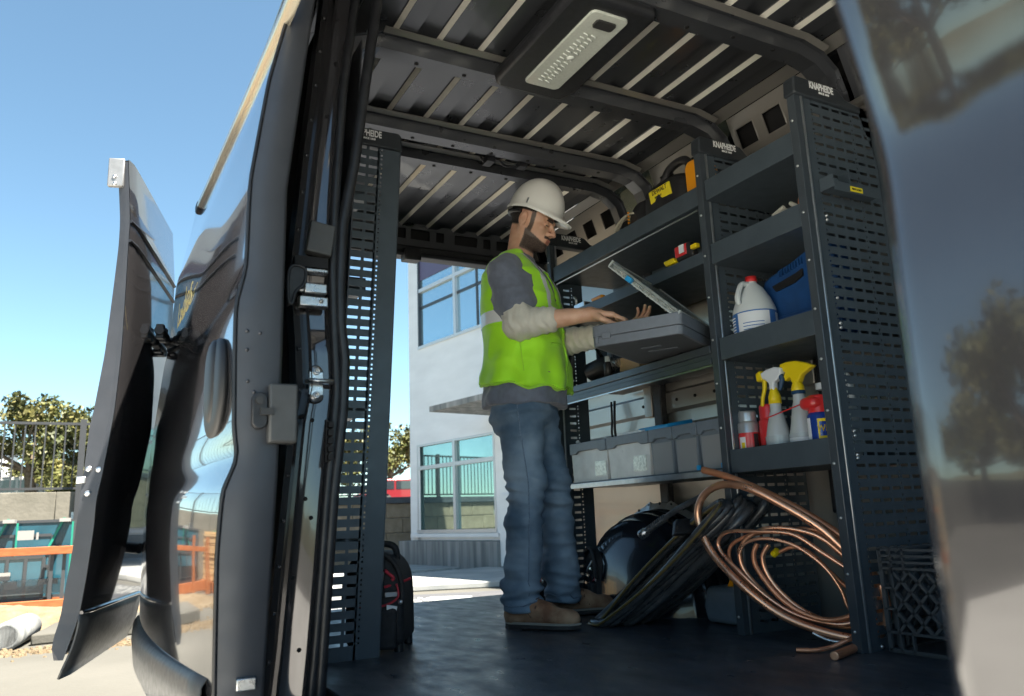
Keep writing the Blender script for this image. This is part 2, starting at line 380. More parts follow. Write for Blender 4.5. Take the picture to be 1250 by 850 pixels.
mb = MB(); mb.grid([[(0.52, -1.25, 0.72), (2.5, -1.25, 0.72)], [(0.60, -0.97, 1.98), (2.44, -0.97, 1.98)]], smooth=False); part('windscreen', mb, 'cab_glass', van)
part('windscreen_header', MB().box((0.5, -1.03, 1.94), (2.52, -0.93, 2.12)), 'door_inner', van, bevel=0.02)

# jamb at the rear edge of the side opening
JO = [(-0.1, 0.395), (0.118, 0.417), (0.52, 0.448), (0.70, 0.462), (0.80, 0.480), (0.918, 0.474), (1.127, 0.457), (1.504, 0.489), (2.003, 0.538), (2.15, 0.55)]
JI = [(-0.1, 0.51), (0.106, 0.529), (0.307, 0.543), (0.518, 0.556), (0.786, 0.580), (0.972, 0.571), (1.139, 0.565), (1.339, 0.570), (1.711, 0.591), (2.03, 0.628), (2.15, 0.64)]
WI_ = [(-0.1, 0.565), (0.0, 0.574), (0.303, 0.592), (0.518, 0.606), (0.744, 0.630), (0.885, 0.634), (0.98, 0.622), (1.102, 0.619), (1.278, 0.625), (1.493, 0.662), (1.746, 0.693), (2.076, 0.736), (2.15, 0.745)]
mb = MB(); rows = []
for z in np.linspace(-0.1, 2.12, 90):
    a, b_ = lerp(JO, z), lerp(JI, z)
    step = 0.010 if 0.93 < z < 1.10 else 0.0
    rows.append([(a, 2.215, z), (a, 2.135, z), (a+0.016, 2.128, z), (a+0.020, 2.150, z), (a+0.030, 2.152, z), (a+0.034, 2.122, z),
                 (a+0.040, 2.118, z), (a+0.046, 2.142+step, z), (b_-0.012, 2.140+step, z), (b_, 2.13, z), (b_+0.01, 2.19, z)])
jamb = part('door_jamb', mb.grid(rows, smooth=True), 'van_paint', van, sharp=40)
for r_, w1_, w2_, o_ in ((0.0145, 1, 0, 0.010), (0.0165, 0, 1, -0.022)):
    path = [(lerp(JI, z)*w1_ + lerp(WI_, z)*w2_ + o_, 2.135, z) for z in np.linspace(-0.1, 2.12, 60)]
    part('weather_strip', MB().tube(path, r_, 12), 'rubber', van)
for z in np.arange(0.10, 2.0, 0.115):      # spot welds and studs
    part('weld_stud', MB().lathe([(0.006, 0), (0.005, 0.004), (0, 0.005)], (lerp(JO, z)+0.008, 2.1315, z), 8, axis=(0, -1, 0)), 'van_paint', jamb)
for x, z in ((0.575, 1.62), (0.57, 1.75), (0.555, 1.86), (0.60, 1.80), (0.53, 0.50), (0.545, 0.45), (0.50, 0.30), (0.52, 0.12), (0.515, 0.72), (0.545, 0.71)):
    part('weld_stud', MB().lathe([(0.006, 0), (0.005, 0.004), (0, 0.005)], (x-0.02, 2.139, z), 8, axis=(0, -1, 0)), 'hole_dark', jamb)
# roller bracket recess
part('roller_recess', MB().box((0.462, 2.105, 1.135), (0.555, 2.136, 1.165)), 'hole_dark', jamb)
part('guide_plate', MB().box((0.495, 2.085, 1.17), (0.566, 2.12, 1.262), rot=Matrix.Rotation(R(8), 3, 'Y')), 'cladding', jamb, bevel=0.004)
mb = MB(); mb.box((0.475, 2.10, 1.02), (0.556, 2.13, 1.050)); mb.box((0.486, 2.09, 1.055), (0.55, 2.128, 1.085)); mb.box((0.480, 2.105, 1.12), (0.556, 2.134, 1.133))
part('hinge_plate', mb, 'steel', jamb, bevel=0.004)
part('hinge_bolt', MB().lathe([(0.014, 0), (0.014, 0.008), (0.006, 0.010), (0.006, 0.004), (0, 0.004)], (0.480, 2.104, 1.072), 12, axis=(0, -1, 0)), 'bolt', jamb)
part('hinge_bolt', MB().lathe([(0.006, 0), (0.006, 0.006), (0, 0.007)], (0.535, 2.10, 1.036), 10, axis=(0, -1, 0)), 'bolt', jamb)
mb = MB(); pts = smoothpath([(0.438, 2.06, 1.02), (0.436, 2.06, 1.09), (0.448, 2.06, 1.118), (0.48, 2.06, 1.112), (0.478, 2.06, 1.07), (0.456, 2.06, 1.045), (0.448, 2.06, 1.015)], 5, True)
mb.add(pts + [p + Y*0.03 for p in pts], [tuple(range(len(pts)))] + [(i, (i+1) % len(pts), len(pts)+(i+1) % len(pts), len(pts)+i) for i in range(len(pts))])
mb.tube(pts, 0.005, 6, closed=True)
part('bump_stop', mb, 'black_plastic', jamb)
# striker
mb = MB(); mb.lathe([(0.0, 0.006), (0.019, 0.006), (0.021, 0.0)], (0.530, 2.128, 0.84), 20, axis=(0, -1, 0)); mb.lathe([(0.0, 0.006), (0.019, 0.006), (0.021, 0.0)], (0.530, 2.128, 0.778), 20, axis=(0, -1, 0))
mb.box((0.512, 2.120, 0.778), (0.548, 2.13, 0.84)); st = part('striker', mb, 'steel', jamb)
for z in (0.842, 0.776): part('striker_screw', MB().lathe([(0.010, 0), (0.010, 0.006), (0.005, 0.006), (0.004, 0.002), (0, 0.002)], (0.530, 2.121, z), 12, axis=(0, -1, 0)), 'bolt', jamb)
mb = MB(); mb.tube([(0.503, 2.115, 0.812), (0.503, 2.095, 0.812), (0.57, 2.095, 0.812), (0.57, 2.12, 0.812)], 0.0065, 8); part('striker_bar', mb, 'steel', jamb)
mb = MB()
for k in range(5): mb.box((0.560, 2.10, 0.60+k*0.022), (0.574, 2.125, 0.615+k*0.022))
mb.box((0.556, 2.115, 0.595), (0.564, 2.128, 0.71)); part('contact_block', mb, 'hole_dark', jamb)

# ------------------------------------------------------------------ sliding door, slid open along the side
SL = [(-0.05, 0.262), (0.126, 0.258), (0.377, 0.253), (0.517, 0.260), (0.575, 0.286), (0.60, 0.289), (0.644, 0.280), (0.833, 0.275), (0.951, 0.274), (1.02, 0.290), (1.035, 0.294), (1.267, 0.297), (1.55, 0.335), (1.796, 0.389), (2.0, 0.45)]
ST = [(-0.15, 0.24), (0.132, 0.229), (0.603, 0.223), (0.858, 0.240), (1.161, 0.269), (1.279, 0.288), (1.559, 0.303), (1.812, 0.353), (1.963, 0.376), (2.1, 0.42)]
SI = [(-0.05, 0.36), (0.071, 0.366), (0.586, 0.386), (0.85, 0.389), (1.261, 0.392), (1.815, 0.454), (2.0, 0.50)]
Y0, Y1 = 1.885, 3.90
def skx(y, z):
    t = (y-Y0)/(Y1-Y0); bow_ = 0.05*min(1, max(0, (0.95-z)/0.4)); return lerp(SL, z)*(1-t) + lerp(ST, z)*t - bow_*4*t*(1-t)
ZS = np.concatenate([np.linspace(-0.05, 0.5, 14), np.linspace(0.52, 1.1, 40), np.linspace(1.13, 2.0, 24)])
mb = MB(); rows = []
TMP = {}
def sm_skx(y, z):      # softened profile so that panel breaks read as pressed steel
    return sum(skx(y, z+dz)*w_ for dz, w_ in ((-0.022, .25), (0, .5), (0.022, .25)))
for y in np.linspace(Y0+0.004, Y1, 26): rows.append([(sm_skx(y, z), y, z) for z in ZS])
sdoor = part('sliding_door', mb.grid(rows, smooth=True), 'van_paint', van, label='side door panel, glossy and mirror like, slid back')
# leading face
mb = MB(); rows = []
for z in np.linspace(-0.05, 2.0, 70):
    a, b_ = sm_skx(Y0, z), lerp(SI, z)
    rows.append([(a+0.001, Y0+0.01, z), (a+0.006, Y0, z), (a+0.012, Y0-0.004, z), (b_-0.008, Y0-0.004, z), (b_, Y0+0.003, z), (b_, Y0+0.09, z)])
part('door_edge', mb.grid(rows, smooth=True), 'door_inner', sdoor, sharp=50)
mb = MB(); mb.tube([(sm_skx(Y0, z)+0.004, Y0-0.002, z) for z in np.linspace(-0.05, 2.0, 70)], 0.0045, 6); part('edge_seal', mb, 'rubber', sdoor)
mb = MB(); mb.grid([[(lerp(SI, z)+0.002, Y0+0.09, z) for z in (-0.05, 0.4, 0.8, 1.2, 1.6, 2.0)], [(lerp(SI, z)+0.0, Y1, z) for z in (-0.05, 0.4, 0.8, 1.2, 1.6, 2.0)]]); part('inner_panel', mb, 'black_plastic', sdoor)
mb = MB(); mb.grid([[(skx(Y1, z), Y1, z) for z in ZS], [(lerp(SI, z), Y1, z) for z in ZS]]); part('rear_edge', mb, 'door_inner', sdoor)
for x, z in ((0.305, 0.885), (0.335, 0.882), (0.306, 0.84), (0.325, 0.74), (0.310, 0.765)):
    part('pressed_stud', MB().lathe([(0.005, 0), (0.004, 0.003), (0, 0.004)], (x, Y0-0.004, z), 8, axis=(0, -1, 0)), 'door_inner', sdoor)
mb = MB(); mb.prism([(math.cos(a)*0.018, math.sin(a)*0.018 + (0.025 if math.sin(a) > 0 else -0.025)) for a in np.linspace(0, 2*math.pi, 20, endpoint=False)], 0.02, (X, Z, Y), (0.337, Y0-0.012, 0.695))
la = part('latch', mb, 'black_plastic', sdoor, bevel=0.003)
mb = MB(); mb.cyl((0.335, Y0-0.03, 0.718), (0.335, Y0-0.02, 0.718), 0.009); mb.box((0.337, Y0-0.034, 0.684), (0.366, Y0-0.02, 0.70)); part('latch_screw', mb, 'dark_print', sdoor)
part('latch_cover', MB().box((0.356, Y0-0.03, 0.620), (0.422, Y0+0.02, 0.759)), 'cladding', sdoor, bevel=0.006, seg=3)
part('lower_bracket', MB().box((0.305, Y0-0.02, 0.09), (0.345, Y0, 0.115)), 'steel', sdoor, bevel=0.002)
# outside handle
def blob(mb, c, r, nu=20, nv=12, e=2.6):
    P = []
    for i in range(nu):
        a = 2*math.pi*i/nu; row = []
        for j in range(nv+1):
            b_ = -math.pi/2 + math.pi*j/nv
            f = lambda t, p: math.copysign(abs(t)**(2/p), t)
            row.append((c[0]+r[0]*f(math.cos(b_), e)*f(math.cos(a), e), c[1]+r[1]*f(math.cos(b_), e)*f(math.sin(a), e), c[2]+r[2]*f(math.sin(b_), e)))
        P.append(row)
    return mb.grid(P, smooth=True, closeu=True)
part('door_handle', blob(MB(), (0.266, 2.08, 0.775), (0.019, 0.15, 0.125)), 'tyre_black', sdoor)
part('handle_cup', blob(MB(), (0.256, 2.06, 0.79), (0.018, 0.07, 0.105)), 'tyre_black', sdoor)
# upper moulding and lower cladding
mb = MB(); rows = []
for y in np.linspace(1.70, 3.66, 24):
    t = (y-1.79)/(3.66-1.79); z = 1.726 + t*0.157; x = sm_skx(max(y, Y0), z)
    rows.append([(x+0.012, y, z+0.024), (x-0.014, y, z+0.018), (x-0.018, y, z), (x-0.014, y, z-0.012), (x+0.012, y, z-0.02)])
part('roof_moulding', mb.grid(rows, smooth=True), 'chrome_trim', sdoor)
part('moulding_tip', blob(MB(), (skx(3.67, 1.885)-0.002, 3.68, 1.885), (0.018, 0.06, 0.024)), 'black_plastic', sdoor)
mb = MB(); rows = []
for y in np.linspace(1.93, 3.88, 16):
    t = (y-1.95)/1.95; zt = 0.105 - 0.035*t; xb = lerp([(1.9, 0.262), (3.9, 0.232)], y) - 0.05*4*t*(1-t)
    rows.append([(xb+0.01, y, zt+0.014), (xb-0.012, y, zt+0.006), (xb-0.022, y, zt-0.010), (xb-0.024, y, zt-0.05), (xb-0.016, y, zt-0.12), (xb+0.02, y, zt-0.19), (xb+0.06, y, zt-0.2)])
cl = part('lower_cladding', mb.grid(rows, smooth=True), 'cladding', sdoor, solid=0.004)
fr = (Vector((0, -1, 0)), Vector((0, 0, 1)), Vector((-1, 0, 0)))
lettering("lades", 0.17, fr, (skx(3.3, 1.30)-0.004, 3.30, 1.305), 'gold_print', sdoor, xs=1.7, shear=0.35, bold=-0.0035)

# ------------------------------------------------------------------ rear door, swung right round
BF = [(-0.052, -0.043), (0.144, 0.011), (0.30, 0.027), (0.463, 0.038), (0.551, 0.038), (0.62, 0.050), (0.871, 0.078), (1.11, 0.089), (1.374, 0.089), (1.544, 0.088), (1.648, 0.089), (1.909, 0.067)]
BT = [(-0.052, 0.012), (0.05, 0.066), (0.239, 0.072), (0.544, 0.066), (0.823, 0.085), (1.106, 0.067), (1.538, 0.044), (1.909, 0.048)]
dv = Vector((0.263, 0.965, 0)); nv_ = Vector((0.965, -0.263, 0)); F0 = Vector((0, 3.32, 0))
def bpt(s, z, t=0.0):
    edge = 0.012*math.exp(-s/0.03)
    x = sum(lerp(BF, z+q)*w_ for q, w_ in ((-0.03, .25), (0, .5), (0.03, .25)))
    return Vector((x, 3.32, z)) + dv*s + nv_*(t - edge)
zs = list(np.linspace(0.14, 1.909, 60))
mb = MB(); mb.grid([[bpt(s, z) for z in zs] for s in np.linspace(0, 0.86, 18)], smooth=True)
bdoor = part('rear_door', mb, 'van_paint', van, label='rear door swung round beside the van')
mb = MB(); zz = np.linspace(0.0, 1.90, 50)
mb.grid([[bpt(0.0, z, -0.002) for z in zz], [bpt(0.004, z, -0.02) for z in zz], [bpt(0.012, z, -lerp(BT, z)) for z in zz]], smooth=False)
part('door_edge', mb, 'door_inner', bdoor)
mb = MB(); mb.grid([[bpt(0.012, z, -lerp(BT, z)) for z in zz], [bpt(0.86, z, -0.06) for z in zz]], smooth=False); part('inner_panel', mb, 'door_inner', bdoor)
mb = MB(); mb.grid([[bpt(s, 1.905, 0) for s in (0, 0.86)], [bpt(s, 1.90, -0.05) for s in (0.005, 0.86)]], smooth=False); part('top_edge', mb, 'door_inner', bdoor)
for z in (1.645, 1.565):
    mb = MB(); mb.tube([bpt(s, z-0.02*s, 0.002) for s in np.linspace(0.0, 0.855, 12)], 0.007, 6); part('trim_line', mb, 'rubber', bdoor)
mb = MB(); zz = np.linspace(-0.06, 0.15, 8)
mb.grid([[bpt(s, z + 0.03*(s/0.86)*(1 if z < 0 else 0), 0.012*math.sin((z+0.06)/0.21*math.pi)+0.004) for z in zz] for s in np.linspace(-0.006, 0.84, 12)], smooth=True)
part('lower_cladding', mb, 'cladding', bdoor, solid=0.008)
mb = MB(); mb.tube([bpt(s, 0.155, 0.004) for s in np.linspace(0, 0.85, 12)], 0.008, 6); part('cladding_trim', mb, 'van_paint', bdoor)
mb = MB(); mb.obox(bpt(0.006, 1.85, -0.05), dv*0.012, nv_*0.03, Z*0.06); part('top_bracket', mb, 'zinc', bdoor, bevel=0.004)
for z in (1.83, 1.80): part('bracket_screw', MB().lathe([(0.008, 0), (0.008, 0.004), (0, 0.005)], bpt(-0.006, z, -0.05), 10, axis=-dv), 'bolt', bdoor)
for t, z in ((-0.055, 0.665), (-0.02, 0.662), (-0.04, 0.575)):
    part('edge_screw', MB().lathe([(0.011, 0), (0.011, 0.003), (0.005, 0.004), (0, 0.003)], bpt(0.006, z, t), 12, axis=-dv), 'bolt', bdoor)
mb = MB(); mb.obox(bpt(0.008, 0.625, -0.075), dv*0.006, nv_*0.016, Z*0.013); part('edge_catch', mb, 'bolt', bdoor, bevel=0.003)
mb = MB()
a = bpt(0.42, 1.30, 0.03); b_ = bpt(0.80, 1.285, 0.03)
mb.tube([a, a.lerp(b_, .35), a.lerp(b_, .38), a.lerp(b_, .5), a.lerp(b_, .53), b_], [0.022, 0.022, 0.012, 0.012, 0.024, 0.024], 8)
for q in (0.08, 0.25, 0.75, 0.93): mb.obox(a.lerp(b_, q), dv*0.02, nv_*0.016, Z*0.032)
part('hinge_strap', mb, 'black_plastic', bdoor, bevel=0.003)
mb = MB(); mb.tube([bpt(0.80, 0.35, 0.02), (0.50, 4.12, 0.35)], 0.025, 8); mb.tube([bpt(0.83, 1.28, 0.02), (0.50, 4.12, 1.29)], 0.02, 8); part('door_hinge', mb, 'black_plastic', van)

# ------------------------------------------------------------------ pillar close to the camera at right
mb = MB(); rows = []
PB = [(-0.4, 0.455), (0.20, 0.425), (0.45, 0.423), (0.58, 0.425), (0.605, 0.427), (0.635, 0.4285), (0.66, 0.427), (0.72, 0.411), (0.78, 0.397), (0.85, 0.383), (0.95, 0.366), (1.3, 0.39), (1.9, 0.52)]
for z in np.linspace(-0.35, 1.95, 140):
    x = sum(lerp(PB, z+q)*w_ for q, w_ in ((-0.015, .25), (0, .5), (0.015, .25))); row = []
    for y in np.linspace(-0.25, 0.279, 12): row.append((x, y, z))
    for a in np.linspace(0, 90, 8)[1:]:
        row.append((x + 0.022*(1-math.cos(R(a))), 0.279+0.022*math.sin(R(a))*1.2, z))
    row.append((x+0.05, 0.312, z)); row.append((x+0.06, 0.302, z))
    rows.append(row)
bp = part('front_side_panel', mb.grid(rows, smooth=True), 'van_paint', van, label='glossy body panel beside the front edge of the side opening')
mb = MB(); mb.tube([(lerp(PB, z)+0.062, 0.307, z) for z in np.linspace(-0.3, 1.9, 30)], 0.007, 8); part('pillar_seal', mb, 'rubber', bp)
part('pillar_inner', MB().box((0.50, -0.2, -0.3), (0.60, 0.22, 2.0)), 'door_inner', van); part('front_door', MB().box((0.43, -1.1, -0.3), (0.50, -0.253, 0.75)), 'van_paint', van, bevel=0.02)

# ------------------------------------------------------------------ dome light
mb = MB(); fr = (X, Y, Z)
poly = [(-0.150, -0.30), (0.150, -0.30), (0.165, -0.27), (0.165, 0.22), (0.14, 0.30), (-0.14, 0.30), (-0.165, 0.26), (-0.165, -0.27)]
mb.prism(poly, 0.05, fr, (1.40, 2.085, 2.045)); dl = part('dome_light', mb, 'black_plastic', van, bevel=0.018, seg=3)
def rrect(w_, h_, r_, n=6):
    out = []
    for cx, cy_, a0 in ((w_-r_, h_-r_, 0), (-w_+r_, h_-r_, 90), (-w_+r_, -h_+r_, 180), (w_-r_, -h_+r_, 270)):
        for a in np.linspace(a0, a0+90, n): out.append((cx+r_*math.cos(R(a)), cy_+r_*math.sin(R(a))))
    return out
mb = MB(); mb.prism(rrect(0.073, 0.235, 0.022), 0.012, fr, (1.405, 2.07, 2.018)); part('light_lens', mb, 'lens', dl, bevel=0.003)
mb = MB()
for ix in (-0.026, 0.004):
    for k in range(15):
        cx = 1.405+ix; cy_ = 1.955+k*0.022
        if 6 == k and ix > 0: continue
        mb.tube(smoothpath([(cx-0.010, cy_-0.006, 2.0105), (cx+0.004, cy_-0.005, 2.008), (cx+0.012, cy_+0.004, 2.0105)], 3), 0.0032, 5)
part('lens_prism', mb, 'lens_ridge', dl)
mb = MB(); mb.lathe([(0, 0), (0.012, 0.001), (0.014, 0.004)], (1.405, 2.09, 2.004), 14); part('bulb', mb, 'lens_ridge', dl)
mb = MB(); mb.prism(rrect(0.038, 0.020, 0.01), 0.012, fr, (1.408, 1.885, 2.011)); part('light_switch', mb, 'dark_print', dl)

# ------------------------------------------------------------------ shelving
def perf(x0, x1, zA, zB, y, slot0, nslots, mods, lean=0.0, pitch=0.05, rz=0.0363, zref=1.274, edge=None, th=0.0022, slotw=0.037, sloth=0.0105):
    """sheet in plane y from x0..x1 with slot rows; mods: x of dot columns"""
    mb = MB()
    cols = []
    for s in slot0:
        for k in range(nslots): cols.append((s + k*pitch - slotw/2, s + k*pitch + slotw/2, 's'))
    for d in mods: cols.append((d-0.0033, d+0.0033, 'd'))
    cols = sorted(c for c in cols if c[0] > x0+0.004 and c[1] < x1-0.004)
    k0 = math.ceil((zA+0.02-zref)/rz); k1 = math.floor((zB-0.02-zref)/rz)
    def q(a, b_, c, d):
        P = []
        for x, z in ((a, c), (b_, c), (b_, d), (a, d)):
            xx = x
            if edge and x >= x1-1e-6: xx = min(x, edge(z))
            P.append((xx + lean*z, y, z))
        mb.add(P, [(0,1,2,3)])
    for k in range(k0, k1+1):
        zc = zref + k*rz; zb, zt = zc-rz/2, zc+rz/2
        if k == k0: zb = zA
        if k == k1: zt = zB
        u = x0
        for a, b_, t in cols:
            q(u, a, zb, zt)
            if t == 's':
                q(a, b_, zb, zc-sloth/2); q(a, b_, zc+sloth/2, zt)
            else:
                h = 0.0033; z1_, z2_ = zc-h, zc+h; z3 = zc + rz/2 - 2*h
                q(a, b_, zb, z1_); q(a, b_, z2_, z3-0.0); q(a, b_, min(z3+2*h-1e-4, zt), zt) if zt > z3+2*h else None
            u = b_
        q(u, x1, zb, zt)
    return mb
def cap(parent, x0, x1, y, z, lean=0.0, txt=True, w=0.31, flipx=False):
    poly = [(x0-0.008, z-0.015), (x0-0.004, z+0.045), (x0+0.006, z+0.055), (x0+0.19, z+0.052), (x0+0.215, z+0.048), (x0+0.25, z+0.018), (x1+0.004, z+0.004), (x1+0.004, z-0.02)]
    if flipx: poly = [(x0+x1-a, b_) for a, b_ in poly]
    mb = MB(); mb.prism([(a+lean*z, b_) for a, b_ in poly], 0.05, (X, Z, Y), (0, y+0.014, 0))
    c = part('end_cap', mb, 'cap_plastic', parent, bevel=0.007, seg=3)
    if txt:
        cx = (x0+0.128 if not flipx else x1-0.135)+lean*z
        fr = (Vector((1,0,0)), Vector((0,0,1)), Vector((0,-1,0)))
        lettering("KNAPHEIDE", 0.036, fr, (cx, y-0.0125, z+0.031), 'white_print', c, xs=0.62, bold=0.0009)
        lettering("SINCE 1848", 0.011, fr, (cx+0.01, y-0.0125, z+0.010), 'white_print', c, xs=0.95, bold=0.0003)
    return c
rack = thing('shelving_rack', 'dark slate steel shelving rack along the far wall of the van with perforated end panels', 'shelving', (2.2, 2.4, 0))
def endpanel(y, sub=False, txt=True, far=False):
    edge = lambda z: 2.42 if z < 1.62 else 2.42 - (z-1.62)*0.36
    if far: mb = perf(2.066, 2.215, 0.0, 1.60, y, (2.118,), 1, (2.150,))
    else: mb = perf(2.066, 2.42, 0.0, 1.825, y, (2.133, 2.338), 4, (2.111, 2.309), edge=edge)
    p = part('end_panel', mb, 'shelf_paint', rack, solid=0.002)
    part('post', MB().box((2.030, y-0.003, 0.0), (2.0585, y+0.03, 1.825)), 'post_paint', p, bevel=0.002)
    part('post_edge', MB().box((2.0587, y-0.006, 0.0), (2.068, y+0.004, 1.825)), 'edge_silver', p, bevel=0.002)
    for z in np.arange(0.06, 1.8, 0.165): part('rivet', MB().lathe([(0.005, 0), (0.004, 0.003), (0, 0.0035)], (2.0298, y+0.016, z), 8, axis=(-1, 0, 0)), 'bolt', p)
    cap(p, 2.030, 2.352, y-0.002, 1.815, txt=txt)
    return p
pR = endpanel(1.685); pM = endpanel(2.165); pF = endpanel(3.32, far=True)
part('back_panel', MB().box((2.414, 2.20, 1.42), (2.42, 3.315, 1.66)), 'shelf_paint', rack); part('back_panel', MB().box((2.414, 2.85, 1.045), (2.42, 3.315, 1.415)), 'shelf_paint', rack)
part('wall_liner', MB().box((2.425, 0.26, 0.0), (2.432, 1.70, 1.87)), 'shelf_paint', rack)
for z in (0.012, 0.57, 0.58, 0.64, 0.655, 0.99, 1.005, 1.09, 1.36, 1.375):
    part('bolt_head', MB().lathe([(0.006, 0), (0.005, 0.004), (0, 0.005)], (2.118, 1.683, z), 8, axis=(0, -1, 0)), 'bolt', pR)
def shelf(y0, y1, z0, z1, plate=None, x1=2.41, m='shelf_paint', double=False):
    mb = MB(); mb.box((2.040, y0, z0), (2.046, y1, z1)); mb.box((2.046, y0, z0), (x1, y1, z0+0.006)); mb.box((2.046, y0, z1-0.004), (2.058, y1, z1))
    mb.box((2.404, y0, z0+0.0065), (2.41, y1, z0+0.06))
    return part('shelf', mb, m, rack, bevel=0.0015)
for z0, z1 in ((1.600, 1.682), (1.341, 1.421), (0.970, 1.0525), (0.555, 0.638)): shelf(1.722, 2.158, z0, z1)
shelf(2.202, 3.312, 1.598, 1.676)
s2 = shelf(2.202, 3.312, 1.36, 1.408); 
part('hem_rod', MB().tube([(2.05, 2.22, 1.585), (2.05, 3.30, 1.585)], 0.004, 6), 'edge_silver', s2)
for x, z in ((2.10, 1.425), (2.20, 1.43)): part('guard_rod', MB().tube([(x, 2.21, z), (x, 3.31, z)], 0.004, 6), 'edge_silver', s2)
mb = MB(); mb.box((2.030, 2.202, 1.004), (2.042, 3.312, 1.034)); mb.box((2.038, 2.202, 0.985), (2.046, 3.312, 1.004)); mb.box((2.030, 2.202, 0.962), (2.042, 3.312, 0.985)); mb.box((2.042, 2.202, 1.0285), (2.43, 3.312, 1.034))
wt = part('worktop', mb, 'post_paint', rack, bevel=0.002); wt['label'] = 'work surface with a ridged blue grey front edge'
part('worktop_hem', MB().box((2.034, 2.202, 0.955), (2.044, 3.312, 0.9605)), 'edge_silver', wt)
bs = shelf(2.202, 3.312, 0.555, 0.577); part('shelf_hem', MB().box((2.034, 2.202, 0.548), (2.0395, 3.312, 0.571)), 'edge_silver', bs, bevel=0.002)
# label tray on the right end panel
mb = MB(); mb.box((2.10, 1.625, 1.455), (2.33, 1.680, 1.459)); mb.box((2.10, 1.6225, 1.442), (2.33, 1.625, 1.475)); mb.box((2.10, 1.625, 1.459), (2.103, 1.68, 1.50)); mb.box((2.20, 1.64, 1.459), (2.203, 1.68, 1.53))
tr = part('holder_tray', mb, 'shelf_paint', rack)
part('tray_label', MB().box((2.175, 1.6212, 1.448), (2.235, 1.6222, 1.466)), 'yellow_print', tr)
lettering("MAX LOAD", 0.010, (X, Z, -Y), (2.205, 1.6205, 1.457), 'dark_print', tr, xs=0.9)

rack2 = thing('shelving_rack', 'tall dark perforated shelving panel just inside the rear edge of the side opening', 'shelving', (0.8, 2.9, 0))
mb = perf(0.60, 0.870, 0.0, 1.82, 2.62, (0.621,), 4, (0.787, 0.800), lean=0.05, zref=1.357, slotw=0.039)
ep = part('end_panel', mb, 'shelf_paint', rack2, solid=0.002)
mb = MB(); mb.prism([(0.871, 0), (0.874, 0), (0.874+0.05*1.82, 1.82), (0.871+0.05*1.82, 1.82)], 0.03, (X, Z, Y), (0, 2.634, 0)); part('post', mb, 'post_paint', ep)
cap(ep, 0.58, 0.868, 2.618, 1.815, lean=0.05, flipx=True)
for z in (0.35, 0.80, 1.25, 1.60):
    part('shelf', MB().box((0.70, 2.66, z), (0.84, 3.5, z+0.05)), 'shelf_paint', rack2, bevel=0.002)
part('end_panel', perf(0.66, 0.88, 0.0, 1.75, 3.52, (0.68,), 4, (0.86,), slotw=0.039), 'shelf_paint', rack2, solid=0.002)
# ------------------------------------------------------------------ outside
mat('ground_concrete', (0.072, 0.069, 0.058), 0.9, col2=(0.105, 0.10, 0.086), vscale=0.5, bump=0.5, bscale=25, detail=10, bdist=0.01)
mat('asphalt', (0.045, 0.048, 0.055), 0.8, col2=(0.085, 0.085, 0.088), vscale=1.2, bump=0.8, bscale=60, detail=10, bdist=0.01)
mat('pavement', (0.24, 0.25, 0.245), 0.9, col2=(0.34, 0.34, 0.325), vscale=1.5, bump=0.4, bscale=40, detail=9, bdist=0.005)
mat('sand', (0.13, 0.092, 0.052), 0.95, col2=(0.19, 0.145, 0.09), vscale=6, bump=1.0, bscale=25, bdist=0.02)
mat('cream_concrete', (0.125, 0.117, 0.094), 0.9, col2=(0.175, 0.162, 0.133), vscale=2.5, bump=0.6, bscale=14, bdist=0.01)
mat('block', (0.20, 0.15, 0.10), 0.9, col2=(0.28, 0.22, 0.155), vscale=4, bump=0.8, bscale=25, bdist=0.01)
mat('block_cap', (0.07, 0.075, 0.085), 0.8, var=0.2, vscale=6)
mat('stained_concrete', (0.13, 0.14, 0.14), 0.9, col2=(0.30, 0.30, 0.29), vscale=2.2, bump=0.4, bscale=20, stretch=(3.0, 3.0, 0.25), bdist=0.01)
mat('white_wrap', (0.74, 0.74, 0.73), 0.6, var=0.05, vscale=1.1, bump=0.25, bscale=3, bdist=0.02, stretch=(1, 1, 3))
mat('alu_frame', (0.55, 0.56, 0.56), 0.4, 0.4)
mat('dark_frame', (0.06, 0.065, 0.07), 0.4, 0.3)
mat('teal_glass', (0.05, 0.16, 0.15), 0.04, 0.0, coat=1.0, spec=1.0, var=0.5, vscale=0.8, detail=3)
mat('mirror_glass', (0.30, 0.44, 0.43), 0.03, 0.85, var=0.2, vscale=0.5)
mat('blue_glass', (0.015, 0.06, 0.085), 0.14, 0.0, coat=0.3, spec=0.5, col2=(0.02, 0.09, 0.125), vscale=3)
mat('sky_glass', (0.40, 0.55, 0.62), 0.03, 0.75)
mat('purple_steel', (0.10, 0.09, 0.16), 0.6)
mat('rust_wood', (0.50, 0.33, 0.16), 0.85, col2=(0.62, 0.44, 0.24), vscale=5, bump=0.3, stretch=(1, 1, 12))
mat('orange_wood', (0.24, 0.065, 0.018), 0.75, col2=(0.32, 0.11, 0.035), vscale=8, bump=0.3, stretch=(1, 8, 8))
mat('strap_green', (0.01, 0.20, 0.14), 0.5)
mat('paper', (0.24, 0.24, 0.23), 0.7)
mat('fence_black', (0.035, 0.037, 0.04), 0.5)
mat('bark', (0.10, 0.075, 0.05), 0.95, col2=(0.20, 0.16, 0.12), vscale=12, bump=0.8, bscale=20, bdist=0.02)
mat('leaf_a', (0.085, 0.09, 0.02), 0.6, var=0.35, vscale=2.0)
mat('leaf_b', (0.045, 0.055, 0.013), 0.6, var=0.3, vscale=2.0)
mat('leaf_c', (0.125, 0.115, 0.032), 0.6, var=0.3, vscale=2.0)
mat('hill_green', (0.06, 0.065, 0.035), 0.95, col2=(0.12, 0.11, 0.06), vscale=0.05)
